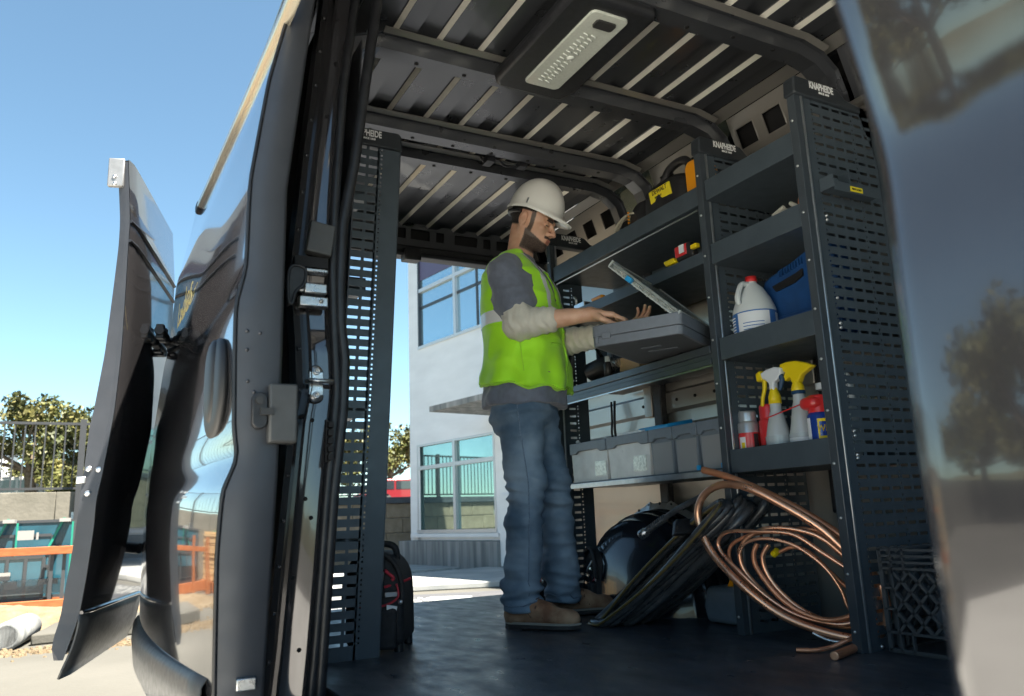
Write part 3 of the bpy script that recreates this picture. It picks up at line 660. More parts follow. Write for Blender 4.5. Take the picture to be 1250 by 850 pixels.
mat('car_white', (0.45, 0.45, 0.44), 0.25, coat=0.8)
mat('car_red', (0.20, 0.01, 0.015), 0.25, coat=0.8)
mat('car_glass', (0.02, 0.025, 0.03), 0.05, coat=1.0)
mat('tyre', (0.02, 0.02, 0.02), 0.8)
mat('plastic_wrap', (0.18, 0.22, 0.23), 0.15, alpha=0.35)

def sheet(name, poly, z, m): 
    mb = MB(); mb.add([(x, y, z) for x, y in poly], [tuple(range(len(poly)))]); return struct(name, mb, m)
sheet('ground', [(-1500, -1500), (1500, -1500), (1500, 1500), (-1500, 1500)], GZ, 'ground_concrete')
sheet('asphalt_lot', [(1.9, 3.0), (1.5, 10.2), (4.2, 11.4), (9.4, 9.6), (12, 2), (12, -12), (3, -12)], GZ+0.004, 'asphalt')
mat('bounce_concrete', (0.48, 0.465, 0.425), 0.85, col2=(0.56, 0.545, 0.50), vscale=0.6, bump=0.4, bscale=25, detail=10, bdist=0.008)
sheet('bounce_yard', [(-16, -16), (1.5, -16), (3.0, -12), (1.9, 3.0), (1.6, 5.7), (-16, 5.5)], GZ+0.004, 'bounce_concrete')  # very pale sheet beyond the frame, added to bounce sunlight into the van
# raised pavement slab along the building with a curb
mb = MB(); poly = [(1.9, 10.6), (4.3, 11.9), (8.2, 10.6), (7.9, 12.4), (7.2, 14.8), (2.0, 13.6)]
mb.prism(poly, 0.10, (X, Y, Z), (0, 0, GZ+0.05)); struct('pavement', mb, 'pavement', bevel=0.02)
mb = MB(); poly = [(2.4, 15.5), (7.2, 16.0), (6.9, 18.4), (2.6, 19.8), (2.0, 17)]
mb.prism(poly, 0.06, (X, Y, Z), (0, 0, GZ+0.03)); struct('concrete_apron', mb, 'pavement', bevel=0.02)
pts = []; k = 14
for i in range(k+1):
    t = i/k; a = Vector((2.9, 8.35, 0)).lerp(Vector((4.6, 10.7, 0)), t); nrm = Vector((0.8, -0.6, 0)); ww = 0.05+0.32*t*t + 0.05*math.sin(i*2.1)
    pts.append((a+nrm*ww, a-nrm*ww*0.8))
mb = MB(); mb.grid([[(*p[0].xy, GZ+0.009), (*p[1].xy, GZ+0.009)] for p in pts], smooth=False); struct('spilled_grit_line', mb, 'pavement')
# gravel band
def scatter(name, n, fx, size, m, label, cat):
    mb = MB()
    for i in range(n):
        x, y = fx(); r = size*random.uniform(0.4, 1.3); h = r*random.uniform(0.5, 0.9); a0 = random.random()*6
        P = [(x+r*math.cos(a0+k*2*math.pi/5)*random.uniform(.7, 1.1), y+r*math.sin(a0+k*2*math.pi/5)*random.uniform(.7, 1.1), GZ) for k in range(5)]
        T = [(x+r*.6*math.cos(a0+k*2*math.pi/5), y+r*.6*math.sin(a0+k*2*math.pi/5), GZ+h) for k in range(5)]
        mb.add(P+T, [(k, (k+1) % 5, 5+(k+1) % 5, 5+k) for k in range(5)] + [(5,6,7,8,9)])
    return part(name, mb, m, None, kind='stuff')
o = scatter('gravel', 500, lambda: (random.uniform(2.2, 7.0), random.uniform(14.9, 16.0)), 0.045, 'pavement', '', ''); o['label'] = 'loose pale gravel between the pavement slab and the building'; o['category'] = 'gravel'
o = scatter('gravel', 400, lambda: (random.uniform(2.2, 4.2), random.uniform(9.9, 11.0)), 0.03, 'pavement', '', ''); o['label'] = 'fine grit scattered where the asphalt meets the slab'; o['category'] = 'gravel'
o = scatter('gravel', 900, lambda: (random.uniform(-3, 0.9), 9.0+0.35*random.gauss(0, .5)+0.06), 0.03, 'sand', '', ''); o['label'] = 'line of sandy debris along the joint in the pale concrete'; o['category'] = 'debris'
o = scatter('gravel', 500, lambda: (random.uniform(-3, 0.9), random.uniform(10.4, 12.8)), 0.04, 'sand', '', ''); o['label'] = 'sandy rubble strewn in front of the crated windows'; o['category'] = 'rubble'
# sand mound, slab pieces and pipe at the left
mb = MB(); P = []
for i in range(40):
    row = []
    for j in range(24):
        x = -4+5.2*i/39; y = 10.6+2.6*j/23
        e = max(0, 1-((x+1.0)/2.6)**2)*max(0, 1-((y-11.9)/1.25)**2)
        row.append((x, y, GZ-0.02+0.30*e*(0.7+0.5*noise.noise(Vector((x*1.5, y*1.5, 0))))+0.03*noise.noise(Vector((x*6, y*6, 3)))*e))
    P.append(row)
part('sand_mound', mb.grid(P, flip=False), 'sand', None, kind='stuff')
def slab(poly, h, label):
    mb = MB(); mb.prism(poly, h, (X, Y, Z), (0, 0, GZ+h/2)); return solo('concrete_slab', mb, 'ground_concrete', label, 'concrete slab', bevel=0.02)
slab([(-0.42, 9.55), (0.62, 9.7), (0.75, 11.0), (0.1, 11.3), (-0.25, 10.6)], 0.11, 'broken pale concrete slab lying between the sand and the debris line')
slab([(-2.2, 9.4), (-0.85, 9.45), (-0.75, 10.3), (-1.4, 10.9), (-2.2, 10.6)], 0.14, 'rounded concrete lump at the left edge beside the pipe end')
mb = MB(); mb.lathe([(0.10, 0), (0.135, 0), (0.135, 0.9), (0.10, 0.9), (0.10, 0)], (-0.62, 9.35, GZ+0.13), 20, axis=(0.15, 1, 0)); solo('pipe', mb, 'stained_concrete', 'short concrete pipe end poking out of the sand at left', 'pipe')

# upper lot behind the retaining walls
mb = MB(); mb.box((-60, 16.3, GZ-0.1), (1.6, 140, 0.98)); mb.box((1.6, 20.35, GZ-0.1), (60, 140, 0.86)); struct('upper_lot', mb, 'ground_concrete')
rw = thing('retaining_wall', 'cream rendered retaining wall behind the crated windows', 'wall', (-3, 16.1, GZ))
for i, x in enumerate(np.arange(-11.0, 1.6, 2.1)):
    part('wall_panel', MB().box((x, 16.0, 0.66), (x+2.094, 16.28, 1.14)), 'cream_concrete', rw, bevel=0.008)
    part('wall_panel', MB().box((x+1.0, 15.96, GZ), (x+3.094, 16.28, 0.654)), 'cream_concrete', rw, bevel=0.008)
part('wall_return', MB().box((1.6, 16.0, GZ), (1.9, 20.3, 1.14)), 'cream_concrete', rw, bevel=0.008)
bw = thing('block_wall', 'brown split block retaining wall with dark coping left of the white building', 'wall', (4.5, 20.1, GZ))
blk = MB().box((0.006, 20.0, 0.006), (0.894, 20.3, 0.374)).mesh('block')
bm = bmesh.new(); bm.from_mesh(blk); bmesh.ops.bevel(bm, geom=bm.edges[:], offset=0.012, segments=1, affect='EDGES'); bm.to_mesh(blk); bm.free()
blk.materials.append(M['block'])
for r_ in range(4):
    for c_ in range(8):
        b_ = D.objects.new('block', blk); scene.collection.objects.link(b_); b_.parent = bw; b_.matrix_parent_inverse = WI(bw)
        b_.location = (1.92 + c_*0.9 + (0.45 if r_ % 2 else 0) , random.uniform(-0.012, 0.012), GZ + r_*0.38)
part('coping', MB().box((1.9, 19.95, 0.87), (9.8, 20.35, 1.03)), 'block_cap', bw, bevel=0.01)
part('wall_core', MB().box((1.92, 20.05, GZ), (9.6, 20.29, 0.868)), 'stained_concrete', bw)

def fence(x0, x1, y, z0, z1, sp, posts, label):
    f = thing('metal_fence', label, 'fence', ((x0+x1)/2, y, z0))
    part('top_rail', MB().box((x0, y-0.02, z1-0.045), (x1, y+0.02, z1)), 'fence_black', f)
    part('bottom_rail', MB().box((x0, y-0.02, z0+0.05), (x1, y+0.02, z0+0.09)), 'fence_black', f)
    mb = MB()
    for x in np.arange(x0+sp/2, x1, sp): mb.box((x-0.011, y-0.011, z0+0.05), (x+0.011, y+0.011, z1-0.02))
    part('pickets', mb, 'fence_black', f, kind='stuff')
    for x in posts:
        p = part('post', MB().box((x-0.05, y-0.30, z0-0.60), (x+0.05, y-0.21, z1+0.03)) if z0 > 1.05 else MB().box((x-0.04, y-0.04, z0), (x+0.04, y+0.04, z1+0.03)), 'fence_black', f)
        if z0 > 1.05: part('post_clamp', MB().box((x-0.09, y-0.215, z0-0.55), (x+0.09, y-0.195, z0-0.35)), 'steel', p)
fence(-10.9, 1.7, 16.2, 1.14, 2.38, 0.155, (-8.6, -6.2, -3.8, -2.2, -0.16, 1.5), 'black picket fence on the cream retaining wall in front of the oaks')
fence(1.9, 7.0, 20.2, 1.03, 2.20, 0.14, (2.0, 4.4, 6.9), 'black picket fence on the block wall beside the white building')

# building at the right
bd = thing('white_building', 'unfinished white wrapped building with large paned windows behind the van', 'building', (8.5, 14, GZ))
dW = Vector((-0.1676, 0.9859, 0)); nW = Vector((0.9859, 0.1676, 0)); PW = Vector((6.9, 18.3, 0))
def wp(s, z, out=0.0): return PW + dW*s - nW*out + Z*z
def wquad(mb, s0, s1, z0, z1, out=0.0): mb.add([wp(s0, z0, out), wp(s1, z0, out), wp(s1, z1, out), wp(s0, z1, out)], [(0,1,2,3)])
def wbox(s0, s1, z0, z1, o0, o1):
    return MB().obox(PW + dW*(s0+s1)/2 - nW*(o0+o1)/2 + Z*(z0+z1)/2, dW*(s1-s0)/2, nW*(o1-o0)/2, Z*(z1-z0)/2)
mb = MB(); S1 = -16.0; T = 10.0  # wall stretched longer and taller out of view to shade the pavement
UW = (-5.0, -0.46, 4.6, 7.1); LW = (-3.5, -0.33, 0.19, 2.19)
for a in ((S1, UW[0], -0.05, T), (UW[0], LW[0], -0.05, UW[2]), (UW[0], UW[1], UW[3], T), (UW[1], 0, -0.05, T), (LW[0], UW[1], LW[3], UW[2]), (LW[0], LW[1], -0.05, LW[2])): wquad(mb, *a)
wquad(mb, UW[1], LW[1], 99, 99.1) if False else None
part('wall', mb, 'white_wrap', bd, solid=0.0)
mb = MB()
for (a, b_, c, d) in (UW, LW):
    for q in (((a, c), (b_, c)), ((b_, c), (b_, d)), ((b_, d), (a, d)), ((a, d), (a, c))):
        mb.add([wp(*q[0]), wp(*q[1]), wp(*q[1], -0.25), wp(*q[0], -0.25)], [(0,1,2,3)])
part('reveal', mb, 'white_wrap', bd)
mb = MB(); A = wp(0, -0.6); B = wp(0, -0.6, -9.0); mb.add([A, B, B+Z*(T+0.6), A+Z*(T+0.6)], [(0,1,2,3)])
C_ = wp(S1, -0.6); E_ = wp(S1, -0.6, -9.0); mb.add([C_, E_, E_+Z*(T+0.6), C_+Z*(T+0.6)], [(3,2,1,0)]); mb.add([B, E_, E_+Z*(T+0.6), B+Z*(T+0.6)], [(0,1,2,3)])
part('wall', mb, 'white_wrap', bd)
part('parapet', wbox(S1-0.1, 0.1, T-0.02, T+0.12, 0.06, -0.2), 'alu_frame', bd)
part('roof', wbox(S1, 0, T-0.5, T-0.4, -0.2, -9), 'dark_frame', bd)
for nm, (a, b_, c, d), muls, trs, gm in (('window', UW, (-2.12, -3.7), (6.02,), 'sky_glass'), ('window', LW, (-1.95,), (1.63,), 'teal_glass')):
    wn = part(nm, wbox(a, b_, c-0.07, c, 0.03, -0.12), 'alu_frame', bd)
    part('frame', wbox(a, b_, d-0.05, d, 0.01, -0.12), 'alu_frame', wn); part('frame', wbox(a, a+0.06, c, d-0.05, 0.01, -0.12), 'alu_frame', wn); part('frame', wbox(b_-0.06, b_, c, d-0.05, 0.01, -0.12), 'dark_frame' if gm == 'sky_glass' else 'alu_frame', wn)
    for s in muls: part('mullion', wbox(s-0.05, s+0.05, c, d-0.05, 0.02, -0.12), 'alu_frame', wn)
    edges = [a+0.06] + [m_ for m_ in sorted(muls)] + [b_-0.06]; zs_ = [c] + list(trs) + [d-0.05]
    for i in range(len(edges)-1):
        s0 = edges[i] + (0.05 if i else 0); s1 = edges[i+1] - (0.05 if i < len(edges)-2 else 0)
        for t in trs: part('transom', wbox(s0, s1, t-0.045, t+0.045, 0.015, -0.12), 'alu_frame', wn)
        for j in range(len(zs_)-1):
            part('pane', wbox(s0, s1, zs_[j]+(0.045 if j else 0), zs_[j+1]-(0.045 if j < len(zs_)-2 else 0), -0.05, -0.06), 'mirror_glass' if gm == 'teal_glass' else 'sky_glass', wn)
    if gm == 'sky_glass':      # roof steel seen in the upper opening
        part('steel_beam', wbox(a+0.06, b_-0.06, 6.30, d-0.06, -0.03, -0.045), 'purple_steel', wn)
        part('inner_sash', wbox(a+0.06, b_-0.06, 5.55, 5.62, -0.035, -0.048), 'dark_frame', wn); part('inner_sash', wbox(-3.0, -2.93, c, 6.3, -0.035, -0.047), 'dark_frame', wn)
part('window_sill', wbox(-3.62, -0.1, 0.02, 0.10, 0.07, 0.0), 'white_wrap', bd)
part('canopy', wbox(-7.5, -3.35, 2.55, 2.66, 1.50, 0.0), 'stained_concrete', bd)
for s0, s1 in ((-3.70, -2.35), (-2.34, -1.0), (-0.99, 0.28)):
    part('foundation', wbox(s0, s1, GZ, -0.06, 0.18, -0.3), 'stained_concrete', bd, bevel=0.008)
part('wall_step', wbox(-4.8, -3.72, -0.55, 0.86, 0.10, 0.0), 'white_wrap', bd)
part('floor_plinth', wbox(S1, -3.72, GZ, -0.56, 0.12, -0.3), 'stained_concrete', bd)

# crated windows and the plywood stack
cr = thing('timber_rack', 'orange timber shipping rack holding blue glazed window units, strapped in green', 'rack', (-1.8, 13.4, GZ))
for z0, z1 in ((-0.62, -0.46), (0.15, 0.26)): part('rail', MB().box((-3.6, 13.05, z0), (-0.12, 13.13, z1)), 'orange_wood', cr, bevel=0.006)
for x in (-3.4, -2.3, -1.25): part('rail', MB().box((x, 13.13, 0.16), (x+0.08, 14.1, 0.25)), 'orange_wood', cr)
part('rail', MB().box((-3.6, 14.1, -0.62), (-0.15, 14.2, -0.46)), 'orange_wood', cr)
for x in (-0.42, -0.27, -1.5, -2.6): part('post', MB().box((x, 13.14, -0.46), (x+0.045, 13.20, 0.27)), 'dark_frame', cr)
def unit(x0, x1, y, z0, z1, nx, nz, label, m='blue_glass', fr_='dark_frame'):
    u = thing('window_unit', label, 'window', ((x0+x1)/2, y, z0), group='window units crated for delivery')
    xs = np.linspace(x0, x1, nx+1); zs = np.linspace(z0, z1, nz+1)
    for i, x in enumerate(xs): part('frame', MB().box((x-0.02, y-0.025, z0), (x+0.02, y+0.025, z1)), fr_, u)
    for j, z in enumerate(zs): part('frame', MB().box((x0+0.02, y-0.022, z-0.02), (x1-0.02, y+0.022, z+0.02)), fr_, u)
    for i in range(nx):
        for j in range(nz): part('pane', MB().box((xs[i]+0.02, y-0.006, zs[j]+0.02), (xs[i+1]-0.02, y+0.006, zs[j+1]-0.02)), m, u)
unit(-3.5, -0.16, 13.75, -0.45, 0.62, 2, 1, 'largest blue glass sheet, rearmost in the orange rack')
unit(-3.4, -0.42, 13.50, -0.45, 0.42, 3, 2, 'blue window unit with dark frames, second from the back of the rack')
unit(-1.6, -0.50, 13.34, -0.45, 0.12, 5, 1, 'low blue window unit with four narrow panes, front of the rack')
unit(-3.3, -1.7, 13.30, -0.45, 0.10, 4, 1, 'low blue window unit at the far left of the rack')
for x in (-0.33, -1.02, -2.0, -2.9):
    part('strap', MB().obox((x-0.06, 13.40, 0.42), X*0.017+Z*0.0, Y*0.005, (Z*0.24+X*0.10)), 'strap_green', cr); part('strap', MB().box((x+0.14, 13.45, -0.4), (x+0.165, 13.455, 0.6)), 'strap_green', cr)
    part('corner_pad', MB().box((x-0.02, 13.30, 0.60), (x+0.12, 13.8, 0.65)), 'paper', cr)
for x, z, w_, h_ in ((-0.85, 0.36, 0.2, 0.13), (-0.62, 0.36, 0.03, 0.10), (-1.02, -0.18, 0.13, 0.11), (-0.55, -0.26, 0.24, 0.08), (-0.95, -0.30, 0.15, 0.10), (-1.9, 0.3, 0.2, 0.14)):
    part('paper_label', MB().box((x, 13.275, z), (x+w_, 13.278, z+h_)), 'paper', cr)
part('plastic_wrap', MB().box((-3.3, 13.255, -0.38), (-0.22, 13.262, -0.18)), 'plastic_wrap', cr)
st = thing('plywood_stack', 'strapped stack of tan plywood sheets on an orange pallet, seen mirrored in the door', 'plywood', (-4.6, 13.0, GZ))
for k in range(22): part('sheet', MB().box((-5.6+random.uniform(-.02, .02), 12.6+random.uniform(-.02, .02), -0.48+k*0.05), (-3.75+random.uniform(-.02, .02), 13.8, -0.48+k*0.05+0.044)), 'rust_wood', st)
for x in (-5.3, -4.7, -4.1): part('strap', MB().box((x, 12.55, -0.5), (x+0.05, 13.85, 0.65)), 'strap_green', st)
part('pallet', MB().box((-5.8, 12.5, -0.64), (-3.6, 13.9, -0.49)), 'orange_wood', st)
for x in (-3.5, -3.0): part('upright', MB().box((x, 12.5, -0.64), (x+0.09, 12.58, 0.5)), 'orange_wood', st)

# parked vehicles beyond the walls
def car(name, label, c, L, W, H, m, ang=0.0, pick=False):
    t = thing(name, label, 'car', c)
    Rm = Matrix.Rotation(ang, 3, 'Z'); U, V = Rm @ X, Rm @ Y; C = Vector(c)
    prof = [(-0.5, .22), (-0.49, .50), (-0.44, .56), (-0.40, .62), (-0.34, .93), (-0.28, .99), (0.05, 1.0), (0.13, .95), (0.22, .64), (0.42, .58), (0.49, .48), (0.5, .22)]
    mb = MB(); mb.prism([(a*L, b_*H) for a, b_ in prof], W, (U, Z, V), C); b = part('body', mb, m, t, bevel=0.06, seg=3)
    for sgn in (-1, 1):
        for a0, a1, t0, t1 in ((-0.37, -0.22, -0.33, -0.22), (-0.20, 0.0, -0.20, 0.0), (0.02, 0.17, 0.02, 0.11)):
            mb = MB(); mb.prism([(a0*L, .66*H), (a1*L, .66*H), (t1*L, .92*H), (t0*L, .92*H)], 0.02, (U, Z, V), C + V*sgn*(W/2+0.004)); part('side_window', mb, 'car_glass', t)
        for a in (-0.31, 0.31):
            mb = MB(); mb.lathe([(0, 0), (0.19, 0), (0.34, 0.02), (0.34, 0.2), (0, 0.2)], C + U*a*L + V*sgn*(W/2-0.18) + Z*0.34, 20, axis=V*sgn); part('wheel', mb, 'tyre', t)
    for a0, z0, a1, z1 in ((0.215, .66, 0.135, .93), (-0.405, .66, -0.345, .92)):
        mb = MB(); A, B = C+U*a0*L+Z*z0*H, C+U*a1*L+Z*z1*H; off = U*(0.02 if a0 > 0 else -0.02)
        mb.add([A-V*W*.42+off, A+V*W*.42+off, B+V*W*.40+off, B-V*W*.40+off], [(0,1,2,3)]); part('windscreen', mb, 'car_glass', t, solid=0.01)
car('parked_car', 'white sport utility vehicle whose roof shows above the cream wall', (-2.6, 38, 0.98), 4.7, 1.9, 1.72, 'car_white')
car('parked_car', 'red car whose roof shows above the block wall beside the building', (12.2, 32.5, 0.86), 4.6, 1.85, 1.28, 'car_red')
hs = thing('white_house', 'small plain white house behind the oaks at far left', 'house', (-8, 62, 0.98))
part('wall', MB().box((-11, 60, 0.9), (-4.6, 66, 6.0)), 'white_wrap', hs); mb = MB(); mb.prism([(-3.6, 0), (3.6, 0), (0, 1.4)], 6.6, (X, Z, Y), (-7.8, 63, 6.0)); part('roof', mb, 'stained_concrete', hs)
for x in (-10, -8, -6): part('window', MB().box((x, 59.97, 3), (x+1, 60.0, 4.4)), 'car_glass', hs)

# trees
def leaf_mesh(cs, n_per, size, spread):
    V = []; 
    cs = np.array(cs); m = len(cs)*n_per
    base = np.repeat(cs[:, :3], n_per, 0); rad = np.repeat(cs[:, 3], n_per)
    d = rng.normal(size=(m, 3)); d /= np.linalg.norm(d, axis=1)[:, None]
    p = base + d*(rad*rng.random(m)**0.45)[:, None]*np.array([1, 1, 0.75])
    u = rng.normal(size=(m, 3)); u /= np.linalg.norm(u, axis=1)[:, None]
    v = np.cross(u, rng.normal(size=(m, 3))); v /= np.linalg.norm(v, axis=1)[:, None]
    s = size*(0.6+0.8*rng.random(m))[:, None]
    q = np.stack([p-u*s, p+v*s*0.55, p+u*s, p-v*s*0.55], 1).reshape(-1, 3)
    me = D.meshes.new('crown'); me.from_pydata(q.tolist(), [], np.arange(4*m).reshape(-1, 4).tolist())
    for nme in ('leaf_a', 'leaf_b', 'leaf_c'): me.materials.append(M[nme])
    lum = np.repeat(rng.choice([0, 1, 2], size=len(cs), p=[.45, .3, .25]), n_per)
    mix = rng.random(m) < 0.3; lum[mix] = rng.choice([0, 1, 2], size=mix.sum())
    me.polygons.foreach_set('material_index', lum.astype(np.int32)); return me
def tree(c, h, r, label, seed, n_per=130, size=0.10, group='oaks beyond the fences', cat='tree'):
    rs = random.Random(seed); t = thing('oak_tree', label, cat, c, group=group)
    C = Vector(c); mb = MB(); cs = []
    top = C + Vector((rs.uniform(-.2, .2), 0, h*0.35)); mb.tube(smoothpath([C, C+Vector((rs.uniform(-.15, .15), 0, h*.18)), top], 4), [0.05*h - 0.02*h*i/8 for i in range(9)], 8)
    for k in range(9):
        a = 2*math.pi*k/9 + rs.uniform(-.3, .3); el = rs.uniform(0.15, 1.2)
        e = top + Vector((math.cos(a)*math.cos(el)*r*0.85, math.sin(a)*math.cos(el)*r*0.85, math.sin(el)*h*0.5))
        mid = top.lerp(e, .5) + Vector((rs.uniform(-.2, .2), rs.uniform(-.2, .2), rs.uniform(0, .25)))
        mb.tube(smoothpath([top, mid, e], 4), [0.02*h*(1-i/10) for i in range(9)], 6)
        for j in range(3):
            e2 = mid.lerp(e, rs.random()) + Vector((rs.uniform(-.5, .5)*r*.5, rs.uniform(-.5, .5)*r*.5, rs.uniform(-.1, .5)*h*.25))
            mb.tube([mid.lerp(e, .3), e2], [0.007*h, 0.002*h], 5); cs.append((*e2, r*rs.uniform(.16, .30)))
        cs.append((*e, r*rs.uniform(.20, .34)))
    for k in range(14):
        a = rs.uniform(0, 6.28); rr = r*math.sqrt(rs.random()); cs.append((C.x+rr*math.cos(a), C.y+rr*math.sin(a), C.z+h*rs.uniform(.35, .92)*(1-0.25*(rr/r)**2), r*rs.uniform(.16, .28)))
    part('trunk', mb, 'bark', t)
    me = leaf_mesh(cs, n_per, size, 0); link('crown', me, None, t)
    return t
tree((-2.0, 36, 0.95), 5.3, 2.6, 'tallest oak with a rounded crown behind the left fence', 3)
tree((0.3, 35, 0.95), 4.3, 1.9, 'smaller oak with a gap of sky beside it, nearest the rear door', 5)
tree((-5.2, 37, 0.95), 4.6, 2.6, 'oak cut off by the left edge, low crown over the fence', 8)
tree((-1.0, 42, 0.95), 3.0, 2.6, 'low olive shrubby oak filling the space under the taller crowns', 12)
tree((12.4, 36, 0.86), 4.6, 2.4, 'yellowish oak seen between the perforated panel and the building', 15)
tree((9.6, 38, 0.86), 4.4, 2.4, 'darker oak partly hidden by the perforated panel', 16)
for i, (x, y, h, r) in enumerate(((-24, 13, 8.5, 4.5), (-34, 24, 8, 5), (-30, 2, 8, 5), (-40, 12, 9, 6), (-38, -10, 9, 6))):
    lb = ('broad oak across the lot, mirrored in the pillar at right', 'oak at the far side of the lot, farthest to the rear', 'oak across the lot straight out from the side door', 'large oak behind the others across the lot', 'oak across the lot ahead of the van')[i]
    tree((x, y, GZ), h, r, lb, 30+i, n_per=90, size=0.22, group='oaks across the lot')
# distant hills
mb = MB(); P = []
for i in range(120):
    a = 2*math.pi*i/119; rr = 420; h = 16+14*noise.noise(Vector((math.cos(a)*2.5, math.sin(a)*2.5, 1))) + 5*noise.noise(Vector((math.cos(a)*12, math.sin(a)*12, 5)))
    if -math.pi/2 < a-0.9 < math.pi/2 or a > 6.2: h *= 0.5
    P.append([(rr*math.cos(a), rr*math.sin(a), GZ-2), (1.05*rr*math.cos(a), 1.05*rr*math.sin(a), max(3, h)*0.6), (1.12*rr*math.cos(a), 1.12*rr*math.sin(a), max(4, h))])
struct('distant_hills', mb.grid(P), 'hill_green')
# ------------------------------------------------------------------ things in the van
mat('bin_clear', (0.62, 0.62, 0.61), 0.35, coat=0.2, var=0.08, vscale=20, rvar=0.08)
mat('bin_lip', (0.15, 0.18, 0.215), 0.4, var=0.06, vscale=30)
mat('blue_case', (0.012, 0.055, 0.17), 0.38, var=0.1, vscale=30, bump=0.2, bscale=300)
mat('jug_plastic', (0.62, 0.66, 0.66), 0.35, sheen=0.1, var=0.04)
mat('bottle_plastic', (0.48, 0.52, 0.54), 0.25, coat=0.4, var=0.05)
mat('red_cap', (0.62, 0.03, 0.03), 0.35, coat=0.3)
mat('red_can', (0.60, 0.035, 0.04), 0.3, coat=0.4)
mat('silver_can', (0.55, 0.56, 0.56), 0.3, 0.6)
mat('yellow_plastic', (0.80, 0.60, 0.01), 0.38)
mat('navy_plastic', (0.02, 0.06, 0.13), 0.38)
mat('label_blue', (0.04, 0.15, 0.42), 0.4)
mat('can_blue', (0.015, 0.05, 0.28), 0.25, coat=0.5)
mat('label_white', (0.72, 0.75, 0.78), 0.45)
mat('orange_plastic', (0.85, 0.33, 0.01), 0.38, coat=0.2)
mat('tool_black', (0.022, 0.022, 0.024), 0.42, var=0.2, vscale=60)
mat('copper', (0.90, 0.42, 0.25), 0.3, 0.8, col2=(0.95, 0.55, 0.36), vscale=5, rvar=0.07)
mat('copper_old', (0.66, 0.27, 0.14), 0.4, 0.6, col2=(0.80, 0.36, 0.21), vscale=7, rvar=0.1)
mat('hose_black', (0.06, 0.064, 0.07), 0.3, var=0.3, vscale=14, rvar=0.06, coat=0.3)
mat('hose_olive', (0.13, 0.095, 0.03), 0.4)
mat('bag_fabric', (0.02, 0.021, 0.024), 0.75, var=0.25, vscale=80, bump=0.5, bscale=500)
mat('red_piping', (0.45, 0.03, 0.05), 0.5)
mat('cardboard', (0.42, 0.30, 0.17), 0.85, var=0.06, vscale=10)
mat('rag', (0.50, 0.48, 0.42), 0.85, var=0.15, vscale=30)
mat('cable_beige', (0.42, 0.40, 0.32), 0.5)
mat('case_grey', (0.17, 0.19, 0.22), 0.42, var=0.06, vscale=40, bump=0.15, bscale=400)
mat('case_base_grey', (0.11, 0.118, 0.13), 0.5, var=0.06, vscale=40, bump=0.2, bscale=500)  # base of the case, a darker grey than its walls and rim
mat('clear_lid', (0.62, 0.68, 0.66), 0.12, trans=0.65, ior=1.3, bump=0.6, bscale=40, var=0.2, vscale=40)
mat('clip_blue', (0.02, 0.30, 0.62), 0.35)
mat('foil_parts', (0.45, 0.46, 0.42), 0.35, 0.5, col2=(0.75, 0.76, 0.70), vscale=90)

